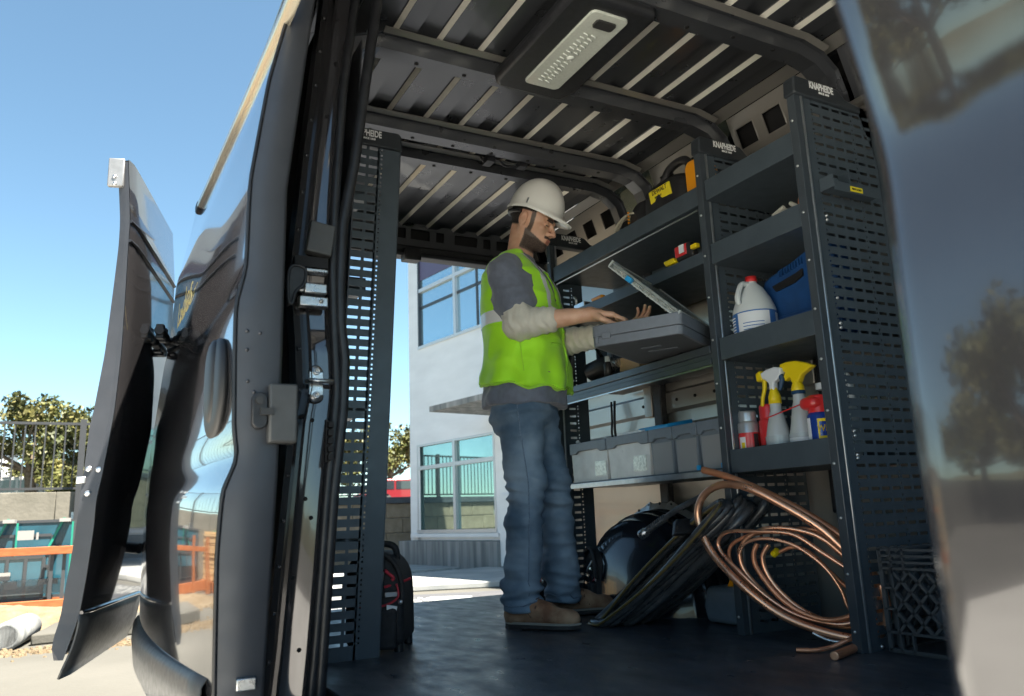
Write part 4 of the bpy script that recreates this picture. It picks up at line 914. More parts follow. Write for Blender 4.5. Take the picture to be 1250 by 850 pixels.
# storage bins on the lower shelf
edges = [3.262, 2.952, 2.642, 2.488, 2.340, 2.205]
blabs = ['pale grey storage bin nearest the man, heaped with white fittings', 'wide pale grey bin with a label window, second from the man', 'darker translucent bin under the blue packet, middle of the five', 'dark translucent bin fourth from the man', 'darkest bin, against the middle rack panel']
for i in range(5):
    y1, y0 = edges[i]-0.004, edges[i+1]+0.004; yc = (y0+y1)/2
    t = thing('storage_bin', blabs[i], 'bin', (2.2, yc, 0.562), group='storage bins on the lower shelf')
    zt = 0.722; zb = 0.5655
    mb = MB(); th = 0.003
    P = lambda z, o: [(2.062+o, y0+0.010*(1-(z-zb)/(zt-zb))+o, z), (2.39-o, y0+0.010*(1-(z-zb)/(zt-zb))+o, z), (2.39-o, y1-0.010*(1-(z-zb)/(zt-zb))-o, z), (2.062+o, y1-0.010*(1-(z-zb)/(zt-zb))-o, z)]
    mb.grid([P(zb, 0)+[P(zb, 0)[0]], P(zt, 0)+[P(zt, 0)[0]]], smooth=False); mb.add(P(zb, 0), [(0,1,2,3)])
    part('tub', mb, 'bin_clear' if i < 2 else 'bin_lip', t, solid=0.003)
    mb = MB(); w_ = y1-y0; lipz = 0.030
    poly = [(-w_/2-0.001, 0.052), (-w_/2-0.001, 0), (-w_/2+w_*.16, 0), (-w_/2+w_*.24, 0.012), (w_/2-w_*.24, 0.012), (w_/2-w_*.16, 0), (w_/2+0.001, 0), (w_/2+0.001, 0.052)]
    mb.prism(poly, 0.012, (Y, Z, X), (2.056, yc, zt-0.012)); part('front_lip', mb, 'bin_lip', t, bevel=0.003)
    mb = MB(); mb.box((2.064, y0-0.002, zt+0.028), (2.395, y0+0.006, zt+0.039)); mb.box((2.064, y1-0.006, zt+0.028), (2.395, y1+0.002, zt+0.039)); part('rim', mb, 'bin_lip', t)
    if i >= 2:
        mb = MB(); mb.box((2.058, y0+0.012, zb+0.012), (2.0605, y1-0.012, zt-0.018)); part('front_window', mb, M['bin_smoke'] if 'bin_smoke' in M else mat('bin_smoke', (0.25, 0.26, 0.27), 0.32), t)
    if i < 2:
        mb = MB(); yl = y0+0.06 if i == 0 else y0+0.075; mb.box((2.0585, yl-0.045, 0.600), (2.0605, yl+0.045, 0.665)); part('label_window', mb, 'foil_parts', t)
    mb = MB(); c_ = MB()
    for k in range(26 if i < 2 else 8):
        px_, py_ = random.uniform(2.08, 2.36), random.uniform(y0+0.03, y1-0.03); a = Vector((random.uniform(-1, 1), random.uniform(-1, 1), random.uniform(-.3, .5))).normalized()
        c = Vector((px_, py_, zt + random.uniform(-0.01, 0.045)*(1 if i < 2 else 0.3))); mb.cyl(c - a*0.025, c + a*0.025, random.uniform(.008, .016), n=8)
    part('fittings', mb, 'rag' if i == 1 else 'label_white', t, kind='stuff')
    if i in (3, 4): part('blue_tab', MB().box((2.045, y0-0.006, 0.578), (2.056, y0+0.006, 0.596)), 'clip_blue', t)
mb = MB(); mb.obox((2.16, 2.66, 0.782), Y*0.10, X*0.07+Z*0.012, Z*0.012); pk = solo('packet', mb, 'clip_blue', 'bright blue packet lying on top of the bins', 'packet', bevel=0.006)
mb = MB(); mb.obox((2.14, 2.80, 0.775), Y*0.09, X*0.07+Z*0.008, Z*0.006); pk = solo('paper_sheet', mb, 'label_white', 'white folded sheet on the bins beside the blue packet', 'paper', bevel=0.002)

# jug, blue case, spray bottles and cans in the right hand bays
def lathe_thing(name, label, cat, c, parts, group=None):
    t = thing(name, label, cat, c, group=group)
    for pn, prof, m in parts: part(pn, MB().lathe(prof, c, 28), m, t)
    return t
c = (2.14, 2.068, 0.977)
t = thing('bleach_jug', 'translucent white gallon jug with red cap and blue label, left on the third shelf', 'jug', c)
mb = MB(); P = []
for i in range(28):
    a = 2*math.pi*i/28; row = []
    for r_, z in ((0.0, 0), (0.068, 0.0), (0.075, 0.01), (0.075, 0.165), (0.071, 0.18), (0.060, 0.21), (0.038, 0.25), (0.021, 0.268), (0.017, 0.275), (0.017, 0.285)):
        f = 1.0
        row.append((c[0]+r_*math.cos(a)*f, c[1]+r_*math.sin(a)*1.08, c[2]+z))
    P.append(row)
part('bottle', mb.grid(P, closeu=True), 'jug_plastic', t)
part('cap', MB().lathe([(0.021, 0.277), (0.022, 0.28), (0.021, 0.298), (0, 0.3)], c, 20), 'red_cap', t)
mb = MB(); mb.tube(smoothpath([(c[0]-0.018, c[1]+0.002, c[2]+0.268), (c[0]-0.050, c[1]+0.002, c[2]+0.262), (c[0]-0.075, c[1], c[2]+0.215), (c[0]-0.072, c[1], c[2]+0.185)], 6), 0.011, 10); part('handle', mb, 'jug_plastic', t)
def arcband(c, r, a0, a1, z0, z1, ry=1.0, n=14):
    return MB().grid([[(c[0]+r*math.cos(R(a)), c[1]+r*math.sin(R(a))*ry, c[2]+z) for z in (z0, z1)] for a in np.linspace(a0, a1, n)], flip=False)
part('label', arcband(c, 0.0765, 120, 335, 0.02, 0.155, 1.08), 'label_blue', t)
part('label_panel', arcband(c, 0.0775, 175, 262, 0.045, 0.15, 1.08), 'label_white', t)
part('label_panel', arcband(c, 0.0775, 285, 315, 0.09, 0.145, 1.08), 'label_white', t)
for k in range(9): part('print_line', arcband(c, 0.0782, 132, 165, 0.048+k*0.011, 0.052+k*0.011, 1.08), 'white_print', t)
for k in range(5): part('print_line', arcband(c, 0.0782, 190, 245, 0.060+k*0.012, 0.063+k*0.012, 1.08), 'label_blue', t)
# blue carry case
c = (2.24, 1.90, 0.977); t = thing('carry_case', 'navy blue plastic tool case with a slot handle, right on the third shelf', 'tool case', c)
mb = MB(); poly = [(-0.175, 0), (0.16, 0), (0.16, 0.335), (0.10, 0.345), (0.05, 0.345), (-0.03, 0.318), (-0.13, 0.295), (-0.16, 0.285), (-0.175, 0.25)]
hole = None
mb.prism(poly, 0.09, (-Y, Z, X), c); part('shell', mb, 'blue_case', t, bevel=0.012, seg=3)
mb = MB(); mb.prism([(-0.115, -0.022), (0.0, -0.003), (0.03, 0.006), (0.03, -0.02), (-0.01, -0.036), (-0.10, -0.045)], 0.012, (-Y, Z, X), (2.194, 1.90, 1.250)); part('handle_slot', mb, 'hole_dark', t)
for k in range(9): part('grip_rib', MB().obox((2.19, 1.955-k*0.013+0.02, 1.266+k*0.0025), Y*0.003, X*0.004, Z*0.012), 'blue_case', t)
part('case_ridge', MB().obox((2.193, 1.90, 1.10), Y*0.14, X*0.004, Z*0.008), 'blue_case', t, bevel=0.002)
# spray bottles
def spray(c, label, ang, lean, m1, m2, big, h):
    t = thing('spray_bottle', label, 'spray bottle', c, group='spray bottles on the bottom right shelf')
    prof = [(0.0, 0), (0.042, 0), (0.045, 0.006), (0.045, 0.10), (0.040, 0.125), (0.026, h-0.10), (0.021, h-0.085), (0.020, h-0.06)]
    part('bottle', MB().lathe(prof, c, 26), 'bottle_plastic', t)
    part('liquid', MB().lathe([(0.0458, 0.01), (0.0460, 0.05), (0.0458, 0.11)], c, 26), M['liq'] if 'liq' in M else mat('liq', (0.40, 0.45, 0.48), 0.2, coat=0.5), t)
    top = Vector(c) + Z*(h-0.06)
    part('collar', MB().lathe([(0.0, 0), (0.023, 0), (0.022, 0.025), (0.012, 0.055), (0.011, 0.06)], top, 18), m2 if big else m1, t)
    U = Vector((math.cos(ang), math.sin(ang), 0)); V = U.cross(Z)
    if big:
        poly = [(-0.085, 0.052), (-0.03, 0.028), (-0.012, 0.0), (0.012, 0.0), (0.02, 0.028), (0.05, 0.018), (0.052, 0.030), (0.040, 0.05), (0.062, 0.058), (0.060, 0.082), (0.03, 0.085), (-0.01, 0.082), (-0.05, 0.068)]
        part('spray_head', MB().prism(poly, 0.026, (U, Z, V), top+Z*0.035), m1, t, bevel=0.005, seg=3)
        part('collar_ring', MB().lathe([(0.024, 0), (0.024, 0.012), (0.020, 0.014)], top, 18), 'navy_plastic', t)
    else:
        poly = [(-0.035, 0.055), (-0.05, 0.075), (-0.048, 0.092), (-0.02, 0.10), (0.02, 0.096), (0.055, 0.084), (0.058, 0.068), (0.03, 0.062), (0.012, 0.045), (0.010, 0.0), (-0.010, 0.0), (-0.012, 0.045)]
        part('spray_head', MB().prism(poly, 0.024, (U, Z, V), top+Z*0.03), 'label_white', t, bevel=0.005)
        part('nozzle', MB().prism([(0.035, 0.06), (0.065, 0.058), (0.068, 0.09), (0.045, 0.098)], 0.03, (U, Z, V), top+Z*0.03), m1, t, bevel=0.005)
        part('trigger', MB().tube([top+Z*0.09+U*0.038, top+Z*0.06+U*0.042, top+Z*0.03+U*0.055, top+Z*0.0+U*0.062], [0.009, 0.008, 0.007, 0.007], 8), m1, t)
        part('back_cover', MB().tube([top+Z*0.115-U*0.0, top+Z*0.12-U*0.03, top+Z*0.08-U*0.045, top+Z*0.045-U*0.028], [0.010, 0.011, 0.010, 0.006], 8), m2, t)
    return t
spray((2.135, 2.010, 0.563), 'spray bottle with yellow nozzle and trigger and dark blue back on its head', math.pi/2, 0, 'yellow_plastic', 'navy_plastic', False, 0.285)
t = spray((2.150, 1.915, 0.563), 'spray bottle with a large plain yellow head, right of the other', math.pi/2, 0, 'yellow_plastic', 'yellow_plastic', True, 0.305)
part('label', arcband((2.150, 1.915, 0.563), 0.0468, 150, 290, 0.055, 0.095), 'label_white', t)
def can(name, label, c, r_, h, body, bands, cat='spray can', top='silver_can', capm=None, caph=0.0):
    t = thing(name, label, cat, c); hb = h-caph
    part('can', MB().lathe([(0, 0), (r_*.96, 0), (r_, 0.004), (r_, hb-0.012), (r_*.85, hb-0.002), (r_*.6, hb)], c, 26), body, t)
    if capm: part('cap', MB().lathe([(r_*.86, hb-0.004), (r_*.86, h-0.008), (r_*.78, h), (0, h)], c, 24), capm, t)
    for pn, a0, a1, z0, z1, m in bands: part(pn, arcband(c, r_+0.0008, a0, a1, z0, z1), m, t)
    return t
t = can('spray_can', 'short spray can, silver above and red below, leftmost on the shelf', (2.128, 2.145, 0.563), 0.038, 0.215, 'silver_can',
    [('label', 120, 330, 0.01, 0.135, 'red_can'), ('label_panel', 165, 205, 0.06, 0.12, 'label_white'), ('label_panel', 250, 282, 0.01, 0.13, 'tool_black')], capm='silver_can', caph=0.035)
part('label_mark', arcband((2.128, 2.145, 0.563), 0.0398, 180, 200, 0.075, 0.10), 'yellow_plastic', t)
t = can('spray_can', 'all red spray can with black base, behind the first spray bottle', (2.165, 2.075, 0.563), 0.038, 0.232, 'red_can',
    [('label', 120, 330, 0.02, 0.085, 'tool_black')], capm='red_can', caph=0.05)
def curved_text(txt, c, r_, a0, size, m, parent, zc, xs=0.8):
    fr_a = R(a0); W = Vector((math.cos(fr_a), math.sin(fr_a), 0)); U = Vector((-math.sin(fr_a), math.cos(fr_a), 0))
    o = lettering(txt, size, (U, Z, W), (0, 0, 0), m, parent, xs=xs, bold=0.0006)
    for v in o.data.vertices:
        u = v.co.dot(U); zz_ = v.co.z; ww = v.co.dot(W); a = fr_a + u/r_
        v.co = Vector((c[0]+(r_+0.0014)*math.cos(a), c[1]+(r_+0.0014)*math.sin(a), c[2]+zc+zz_))
    return o
curved_text("20", (2.165, 2.075, 0.563), 0.038, 232, 0.036, 'yellow_plastic', t, 0.060); curved_text("SO", (2.165, 2.075, 0.563), 0.038, 232, 0.028, 'yellow_plastic', t, 0.090)
c = (2.128, 1.815, 0.563)
t = can('spray_can', 'blue and yellow oil can with red cap and thin red straw, rightmost on the shelf', c, 0.043, 0.225, 'can_blue',
    [('label', 205, 300, 0.075, 0.145, 'yellow_plastic'), ('label_panel', 140, 172, 0.02, 0.15, 'label_white'), ('label_panel', 190, 330, 0.005, 0.03, 'label_white')], capm='red_cap', caph=0.055)
part('label_shield', arcband(c, 0.0446, 212, 292, 0.088, 0.135), 'can_blue', t); curved_text("WD-40", c, 0.0435, 250, 0.030, 'yellow_plastic', t, 0.112, xs=0.75)
part('straw', MB().tube([(c[0]-0.03, c[1]+0.03, c[2]+0.205), (c[0]-0.055, c[1]+0.20, c[2]+0.168)], 0.0022, 6), 'red_cap', t)
part('cap_wing', blob(MB(), (c[0]-0.012, c[1]+0.012, c[2]+0.200), (0.038, 0.042, 0.024)), 'red_cap', t)
c = (2.25, 1.86, 0.563); t = thing('jug', 'white plastic jug with a curved handle half hidden behind the oil can', 'jug', c)
part('bottle', blob(MB(), (c[0], c[1], c[2]+0.11), (0.06, 0.075, 0.11), e=4), 'jug_plastic', t)
part('neck', MB().lathe([(0.05, 0.19), (0.026, 0.24), (0.024, 0.262)], c, 20), 'jug_plastic', t)
part('cap', MB().lathe([(0.028, 0.262), (0.028, 0.285), (0, 0.286)], (c[0], c[1]+0.03, c[2]+0.0), 20), 'label_white', t)
part('handle', MB().tube(smoothpath([(c[0]-0.01, c[1]-0.01, c[2]+0.22), (c[0]-0.01, c[1]-0.04, c[2]+0.29), (c[0]-0.01, c[1]-0.075, c[2]+0.29), (c[0]-0.01, c[1]-0.09, c[2]+0.2)], 6), 0.014, 10), 'jug_plastic', t)
# small items on the second shelf of the right bay and a white scrap on top
t = thing('work_gloves', 'crumpled pale work gloves poking over the lip of the second shelf', 'gloves', (2.15, 1.85, 1.35))
mb = MB()
for k in range(7):
    a = Vector((random.uniform(-.4, .4), random.uniform(-1, 1), random.uniform(-.2, .6))).normalized(); cc = Vector((2.13+random.uniform(-.02, .03), 1.80+0.022*k, 1.452+0.012*math.sin(k*2)))
    mb.cyl(cc-a*0.025, cc+a*0.03, 0.011, 0.008, 8)
mb.box((2.10, 1.79, 1.350), (2.2, 1.94, 1.442)); part('glove', mb, 'rag', t, bevel=0.004)
mb = MB(); blob(mb, (2.12, 1.765, 1.445), (0.022, 0.022, 0.045)); mb.box((2.10, 1.75, 1.348), (2.14, 1.78, 1.41)); solo('rubber_bulb', mb, 'copper_old', 'dull red bulb beside the pale gloves on the second shelf', 'bulb')
mb = MB(); blob(mb, (2.14, 2.05, 1.655), (0.02, 0.03, 0.05)); solo('fitting', mb, 'label_white', 'small white fitting showing over the lip of the top shelf', 'fitting')

# power tool, cable and tape measure on the long upper shelves
c = (2.17, 2.45, 1.605); t = thing('work_vacuum', 'black and orange site vacuum with a yellow label on the top long shelf', 'vacuum', c)
part('motor_housing', blob(MB(), (2.20, 2.50, 1.73), (0.11, 0.155, 0.125), e=3), 'tool_black', t)
part('yellow_label', MB().obox((2.096, 2.49, 1.772), Y*0.070, X*0.004, Z*0.030+Y*0.006), 'yellow_print', t, bevel=0.003)
o = lettering("DEWALT", 0.030, (-Y, Z, -X), (2.0905, 2.49, 1.785), 'dark_print', t, xs=0.82); lettering("20V MAX", 0.013, (-Y, Z, -X), (2.0905, 2.50, 1.760), 'dark_print', t, xs=0.9)
part('orange_cover', MB().prism([(-0.05, -0.11), (0.046, -0.09), (0.052, 0.0), (0.046, 0.065), (0.03, 0.08), (-0.035, 0.085), (-0.055, 0.06)], 0.10, (-Y, Z, X), (2.175, 2.31, 1.775)), 'orange_plastic', t, bevel=0.014, seg=3)
for k in range(12): part('vent_slot', MB().obox((2.1245, 2.268, 1.705+k*0.012), Y*0.013, X*0.002, Z*0.0028), 'tool_black', t)
part('handle', MB().tube(smoothpath([(2.18, 2.36, 1.83), (2.17, 2.40, 1.90), (2.17, 2.50, 1.90), (2.17, 2.56, 1.84)], 8), 0.019, 10), 'tool_black', t)
part('wheel', MB().lathe([(0, -0.02), (0.075, -0.018), (0.085, 0.0), (0.075, 0.018), (0, 0.02)], (2.13, 2.66, 1.72), 28, axis=(1, 0, 0)), 'tool_black', t)
for k in range(8): part('orange_tick', MB().obox((2.105, 2.735, 1.66+k*0.016), Y*0.003, X*0.004, Z*0.004), 'orange_plastic', t)
t = thing('coiled_cable', 'loops of beige cable beside the vacuum on the top shelf', 'cable', (2.15, 2.80, 1.61))
mb = MB()
for k in range(4):
    mb.tube([(2.13+0.02*math.sin(a*2+k)+k*0.008, 2.82+(0.13-k*0.014)*math.cos(a), 1.715+(0.045+k*0.006)*math.sin(a)+0.05*math.cos(a)*-0.6) for a in np.linspace(0, 2*math.pi, 30)], 0.0055, 6)
mb.tube(smoothpath([(2.12, 2.9, 1.70), (2.08, 3.0, 1.69), (2.07, 3.12, 1.685), (2.07, 3.2, 1.69)], 8), 0.005, 6); part('cable', mb, 'cable_beige', t)
c = (2.10, 2.33, 1.41); t = thing('tape_measure', 'black, red and yellow tape measure on the edge of the second long shelf', 'tape measure', c)
part('body', MB().obox((2.075, 2.335, 1.452), Y*0.052, X*0.02, Z*0.034+Y*0.008), 'tool_black', t, bevel=0.012, seg=3)
part('red_grip', MB().obox((2.058, 2.345, 1.458), Y*0.036, X*0.006, Z*0.024), 'red_can', t, bevel=0.005)
part('white_label', MB().obox((2.0505, 2.335, 1.462), Y*0.014, X*0.002, Z*0.017), 'label_white', t)
part('yellow_foot', MB().obox((2.06, 2.415, 1.430), Y*0.032, X*0.012, Z*0.012+Y*0.006), 'yellow_plastic', t, bevel=0.005)
part('yellow_hook', MB().obox((2.06, 2.265, 1.452), Y*0.018, X*0.01, Z*0.009), 'yellow_plastic', t, bevel=0.003)
mb = MB(); mb.obox((2.075, 2.97, 1.425), Y*0.045, X*0.014, Z*0.010+Y*0.006); solo('utility_knife', mb, 'orange_plastic', 'orange utility knife lying on the second long shelf beyond the lid', 'knife', bevel=0.006)
mb = MB(); mb.tube(smoothpath([(2.07, 3.16, 1.41), (2.06, 3.14, 1.46), (2.06, 3.16, 1.48)], 5), 0.007, 8); mb.box((2.05, 3.06, 1.41), (2.09, 3.15, 1.435)); solo('tap_fitting', mb, 'bolt', 'small chrome tap fitting near the far end of the second long shelf', 'fitting', bevel=0.003)

# work surface clutter
t = thing('cordless_drill', 'black drill lying on the work surface by the man', 'drill', (2.2, 3.0, 1.034))
part('motor', MB().tube([(2.11, 3.12, 1.10), (2.12, 3.02, 1.11), (2.13, 2.97, 1.11)], [0.045, 0.048, 0.034], 14), 'tool_black', t); part('chuck', MB().cyl((2.13, 2.97, 1.11), (2.13, 2.92, 1.11), 0.03, 0.02), 'steel', t)
part('grip', MB().tube([(2.15, 3.07, 1.08), (2.18, 3.06, 1.05)], 0.03, 10), 'tool_black', t)
t = thing('power_tool', 'black tool box with cables behind the drill on the work surface', 'tool', (2.3, 3.1, 1.034))
part('housing', MB().box((2.22, 3.02, 1.035), (2.36, 3.24, 1.27)), 'tool_black', t, bevel=0.012); part('latch', MB().box((2.21, 3.09, 1.17), (2.222, 3.12, 1.21)), 'bolt', t)
part('cable', MB().tube(smoothpath([(2.2, 3.15, 1.18), (2.12, 3.1, 1.24), (2.08, 2.98, 1.21), (2.12, 2.9, 1.16), (2.2, 2.86, 1.08)], 8), 0.009, 8), 'tool_black', t)
t = thing('grinder', 'round black angle grinder with a silver disc close to the man', 'grinder', (2.1, 3.2, 1.034))
part('disc', MB().lathe([(0, 0), (0.085, 0), (0.085, 0.004), (0, 0.004)], (2.07, 3.23, 1.125), 28, axis=(-0.6, 0.5, 0.1)), 'steel', t); part('guard', MB().lathe([(0.05, 0.01), (0.09, 0.01), (0.09, 0.03), (0.05, 0.03)], (2.075, 3.22, 1.125), 28, axis=(-0.6, 0.5, 0.1)), 'tool_black', t)
mb = MB(); mb.box((2.14, 2.78, 1.036), (2.30, 2.93, 1.13)); solo('cardboard_box', mb, 'cardboard', 'small brown cardboard box under the grey case', 'box', bevel=0.002)
mb = MB(); mb.lathe([(0, 0), (0.02, 0), (0.02, 0.07), (0.012, 0.085)], (2.10, 2.965, 1.036), 16); t = solo('bottle', mb, 'tool_black', 'small black bottle with pale blue cap beside the cardboard box', 'bottle'); part('cap', MB().lathe([(0.013, 0), (0.013, 0.028), (0, 0.028)], (2.10, 2.965, 1.118), 16), 'jug_plastic', t)

# the open parts case held by the man
A = Vector((1.654, 2.425, 1.048)); Bc = Vector((1.831, 2.122, 1.048)); u = (Bc-A).normalized(); Lc = (Bc-A).length; v = Vector((-u.y, u.x, 0)); Wc = 0.46; H1 = 0.040; H2 = 0.076
cc = A + (Bc-A)/2 + v*Wc/2
case = thing('parts_case', 'dark grey plastic parts case with clear lid held half open on the work surface', 'parts case', cc)
def rbox(c, a, b, h, r_=0.02): return rrect(a, b, r_)
mb = MB(); mb.prism(rrect(Lc/2-0.008, Wc/2-0.008, 0.018), H1, (u, v, Z), cc+Z*H1/2); part('base', mb, 'case_base_grey', case, bevel=0.004)
def ring(zc, h, grow, m, nm):
    mb = MB(); o = rrect(Lc/2+grow, Wc/2+grow, 0.022); i_ = rrect(Lc/2-0.012, Wc/2-0.012, 0.014); n = len(o)
    vs = []
    for pl, z in ((o, zc), (o, zc+h), (i_, zc+h), (i_, zc)): vs += [cc + u*a + v*b_ + Z*z for a, b_ in pl]
    fs = [(k*n+i, k*n+(i+1) % n, ((k+1) % 4)*n+(i+1) % n, ((k+1) % 4)*n+i) for k in range(4) for i in range(n)]
    mb.add(vs, fs); return part(nm, mb, m, case, bevel=0.003)
ring(0.0, 0.034, 0.002, 'case_grey', 'tub_wall'); ring(0.0355, 0.045, 0.004, 'case_grey', 'rim')
mb = MB()
for k in (-1, 0, 1): mb.obox(cc + u*k*Lc*0.24 + Z*0.055, v*(Wc/2-0.015), u*0.002, Z*0.018)
for k in (-1.5, -.5, .5, 1.5): mb.obox(cc + v*k*Wc*0.2 + Z*0.055, u*(Lc/2-0.015), v*0.002, Z*0.018)
part('divider', mb, 'case_grey', case)
mb = MB(); mb.obox(cc - v*(Wc/2+0.006) + u*(-Lc*0.33) + Z*0.036, u*0.018, v*0.003, Z*0.012); mb.obox(cc - v*(Wc/2+0.006) + u*(-Lc*0.44) + Z*0.024, u*0.006, v*0.003, Z*0.014); part('latch', mb, 'case_grey', case, bevel=0.002)
part('base_mark', MB().obox(cc - Z*0.0012 + u*0.02, u*0.06, v*0.012, Z*0.001), 'case_grey', case); part('base_mark', MB().obox(cc - Z*0.0012 - v*0.08, u*0.04, v*0.008, Z*0.001), 'case_grey', case)
for k in range(14):
    a, b_ = random.uniform(-.4, .4), random.uniform(-.4, .4); q = cc + u*Lc*a + v*Wc*b_ + Z*0.05
    if k == 0: mb = MB()
    dr = Vector((random.uniform(-1, 1), random.uniform(-1, 1), random.uniform(0, .3))).normalized()*0.02; mb.cyl(q-dr, q+dr, 0.006, n=6)
part('screws', mb, 'bolt', case, kind='stuff')
# lid : hinged on the side away from the man, seen nearly edge on
hinge = cc + u*(Lc/2-0.004) + Z*0.078; la_ = R(44); ld = (-u*math.cos(la_) + Z*math.sin(la_)); ln = (u*math.sin(la_) + Z*math.cos(la_)); LL = Lc*0.98
lc = hinge + ld*(LL/2)
lid = None
mb = MB(); mb.prism(rrect(LL/2, Wc/2, 0.02), 0.012, (ld, v, ln), lc); lid = part('lid', mb, 'clear_lid', case, bevel=0.003)
mb = MB()
for k in np.linspace(-.46, .46, 12): mb.obox(lc + ld*LL*k - ln*0.014, v*(Wc/2-0.01), ld*0.0015, ln*0.010)
for k in np.linspace(-.46, .46, 8): mb.obox(lc + v*Wc*k - ln*0.014, ld*(LL/2-0.01), v*0.0015, ln*0.009)
part('lid_grid', mb, M['lid_frost'] if 'lid_frost' in M else mat('lid_frost', (0.55, 0.60, 0.58), 0.3, trans=0.3, coat=0.4), lid)
part('lid_rim', MB().obox(lc + v*Wc/2 - ln*0.004, ld*LL/2, v*0.004, ln*0.013), 'lid_frost', lid); part('lid_rim', MB().obox(lc - v*Wc/2 - ln*0.019, ld*LL/2, v*0.003, ln*0.0025), 'lid_frost', lid)
mb = MB()
for k in range(90):
    q = lc + ld*LL*random.uniform(-.47, .47) - v*(Wc/2-random.uniform(0.004, 0.03)) - ln*random.uniform(0.009, 0.019); dr = Vector((random.uniform(-1, 1), random.uniform(-1, 1), random.uniform(-1, 1))).normalized()*0.008; mb.cyl(q-dr, q+dr, 0.0028, n=5)
part('lid_fittings', mb, 'foil_parts', lid, kind='stuff')
for s_ in (-1, 1): part('lid_rim', MB().obox(lc + ld*s_*LL/2 - ln*0.004, v*Wc/2, ld*0.004, ln*0.013), 'lid_frost', lid)
part('blue_latch', MB().obox(lc + ld*(LL/2+0.012) - v*Wc*0.32, ld*0.016, v*0.02, ln*0.008), 'clip_blue', lid, bevel=0.003)
part('blue_latch', MB().obox(lc + ld*(LL*0.18) - v*(Wc/2+0.01) - ln*0.012, ld*0.014, v*0.010, ln*0.010), 'clip_blue', lid, bevel=0.003)
part('lid_hinge', MB().cyl(hinge - v*Wc*0.46, hinge + v*Wc*0.46, 0.008, n=8), 'case_grey', case)

# copper pipe coil leaning by the middle panel
def cp(pts, x=1.95):
    return [Vector((p[0], p[1], p[2])) for p in pts]
CO = thing('copper_coil', 'loose coil of copper pipe of two sizes leaning against the rack posts', 'copper pipe', (1.95, 1.95, 0))
COPPER_PATHS = [('thick_pipe', 0.0125, 'copper_old', [(1.954, 2.209, 0.57), (1.971, 2.093, 0.535), (2.016, 1.97, 0.474), (2.072, 1.849, 0.395), (2.122, 1.757, 0.311), (2.166, 1.719, 0.218), (2.18, 1.714, 0.132), (2.172, 1.738, 0.051), (2.1, 1.736, 0.016), (1.989, 1.696, 0.014), (1.892, 1.664, 0.013)]), ('thick_pipe', 0.013, 'copper', [(2.126, 1.703, 0.236), (2.092, 1.737, 0.278), (2.054, 1.802, 0.359), (2.005, 1.901, 0.435), (1.959, 2.003, 0.496), (1.936, 2.099, 0.512), (1.925, 2.18, 0.485), (1.921, 2.22, 0.426), (1.923, 2.211, 0.355), (1.93, 2.17, 0.277), (1.948, 2.074, 0.185), (1.998, 1.967, 0.095), (2.05, 1.858, 0.048), (2.112, 1.751, 0.025), (2.147, 1.711, 0.04), (2.15, 1.671, 0.114), (2.15, 1.683, 0.185)]), ('thin_pipe', 0.0068, 'copper', [(2.143, 1.729, 0.19), (2.123, 1.748, 0.215), (2.074, 1.831, 0.286), (2.036, 1.908, 0.342), (1.987, 2.024, 0.352), (1.96, 2.118, 0.353), (1.954, 2.162, 0.326), (1.955, 2.159, 0.286), (1.968, 2.09, 0.22), (2.006, 2.008, 0.138), (2.044, 1.927, 0.087), (2.093, 1.825, 0.065), (2.121, 1.771, 0.075), (2.153, 1.732, 0.102)]), ('thin_pipe', 0.0082, 'copper', [(2.161, 1.736, 0.198), (2.097, 1.823, 0.317), (2.059, 1.902, 0.354), (2.021, 1.991, 0.361), (1.996, 2.057, 0.336), (1.985, 2.089, 0.3), (1.983, 2.098, 0.276), (1.989, 2.091, 0.227), (2.01, 2.047, 0.164), (2.048, 1.966, 0.091), (2.093, 1.87, 0.065), (2.127, 1.796, 0.081), (2.165, 1.746, 0.114)]), ('thin_pipe', 0.0068, 'copper_old', [(2.176, 1.744, 0.226), (2.115, 1.827, 0.331), (2.086, 1.887, 0.356), (2.054, 1.963, 0.352), (2.019, 2.052, 0.343), (1.994, 2.127, 0.316), (1.99, 2.157, 0.277), (1.994, 2.14, 0.225), (2.022, 2.07, 0.154), (2.054, 1.999, 0.103), (2.102, 1.895, 0.062), (2.145, 1.806, 0.052), (2.184, 1.759, 0.072)]), ('thin_pipe', 0.0055, 'copper', [(2.136, 1.733, 0.093), (2.102, 1.77, 0.113), (2.09, 1.785, 0.173), (2.067, 1.822, 0.243), (2.03, 1.895, 0.306), (1.992, 1.98, 0.329), (1.966, 2.047, 0.315), (1.958, 2.072, 0.278)]), ('thin_pipe', 0.0082, 'copper_old', [(1.986, 2.015, 0.312), (1.981, 2.03, 0.28), (1.984, 2.03, 0.243), (1.994, 2.01, 0.201), (2.014, 1.972, 0.145), (2.04, 1.917, 0.101), (2.076, 1.844, 0.077), (2.108, 1.775, 0.092), (2.145, 1.727, 0.134)]), ('thin_pipe', 0.0082, 'copper', [(2.016, 1.994, 0.308), (2.008, 2.018, 0.268), (2.014, 2.012, 0.215), (2.031, 1.979, 0.158), (2.059, 1.923, 0.104), (2.093, 1.853, 0.072), (2.141, 1.77, 0.066)]), ('thin_pipe', 0.0068, 'copper_old', [(2.059, 1.996, 0.279), (2.078, 1.947, 0.298), (2.101, 1.896, 0.277), (2.128, 1.846, 0.215), (2.186, 1.769, 0.115)]), ('thin_pipe', 0.0068, 'copper_old', [(1.912, 1.822, 0.008), (1.947, 1.782, 0.008), (2.007, 1.773, 0.012), (2.045, 1.745, 0.03), (2.105, 1.721, 0.05)]), ('thin_pipe', 0.005, 'steel', [(2.034, 1.864, 0.04), (2.053, 1.826, 0.022), (2.074, 1.783, 0.018), (2.11, 1.733, 0.029)])]
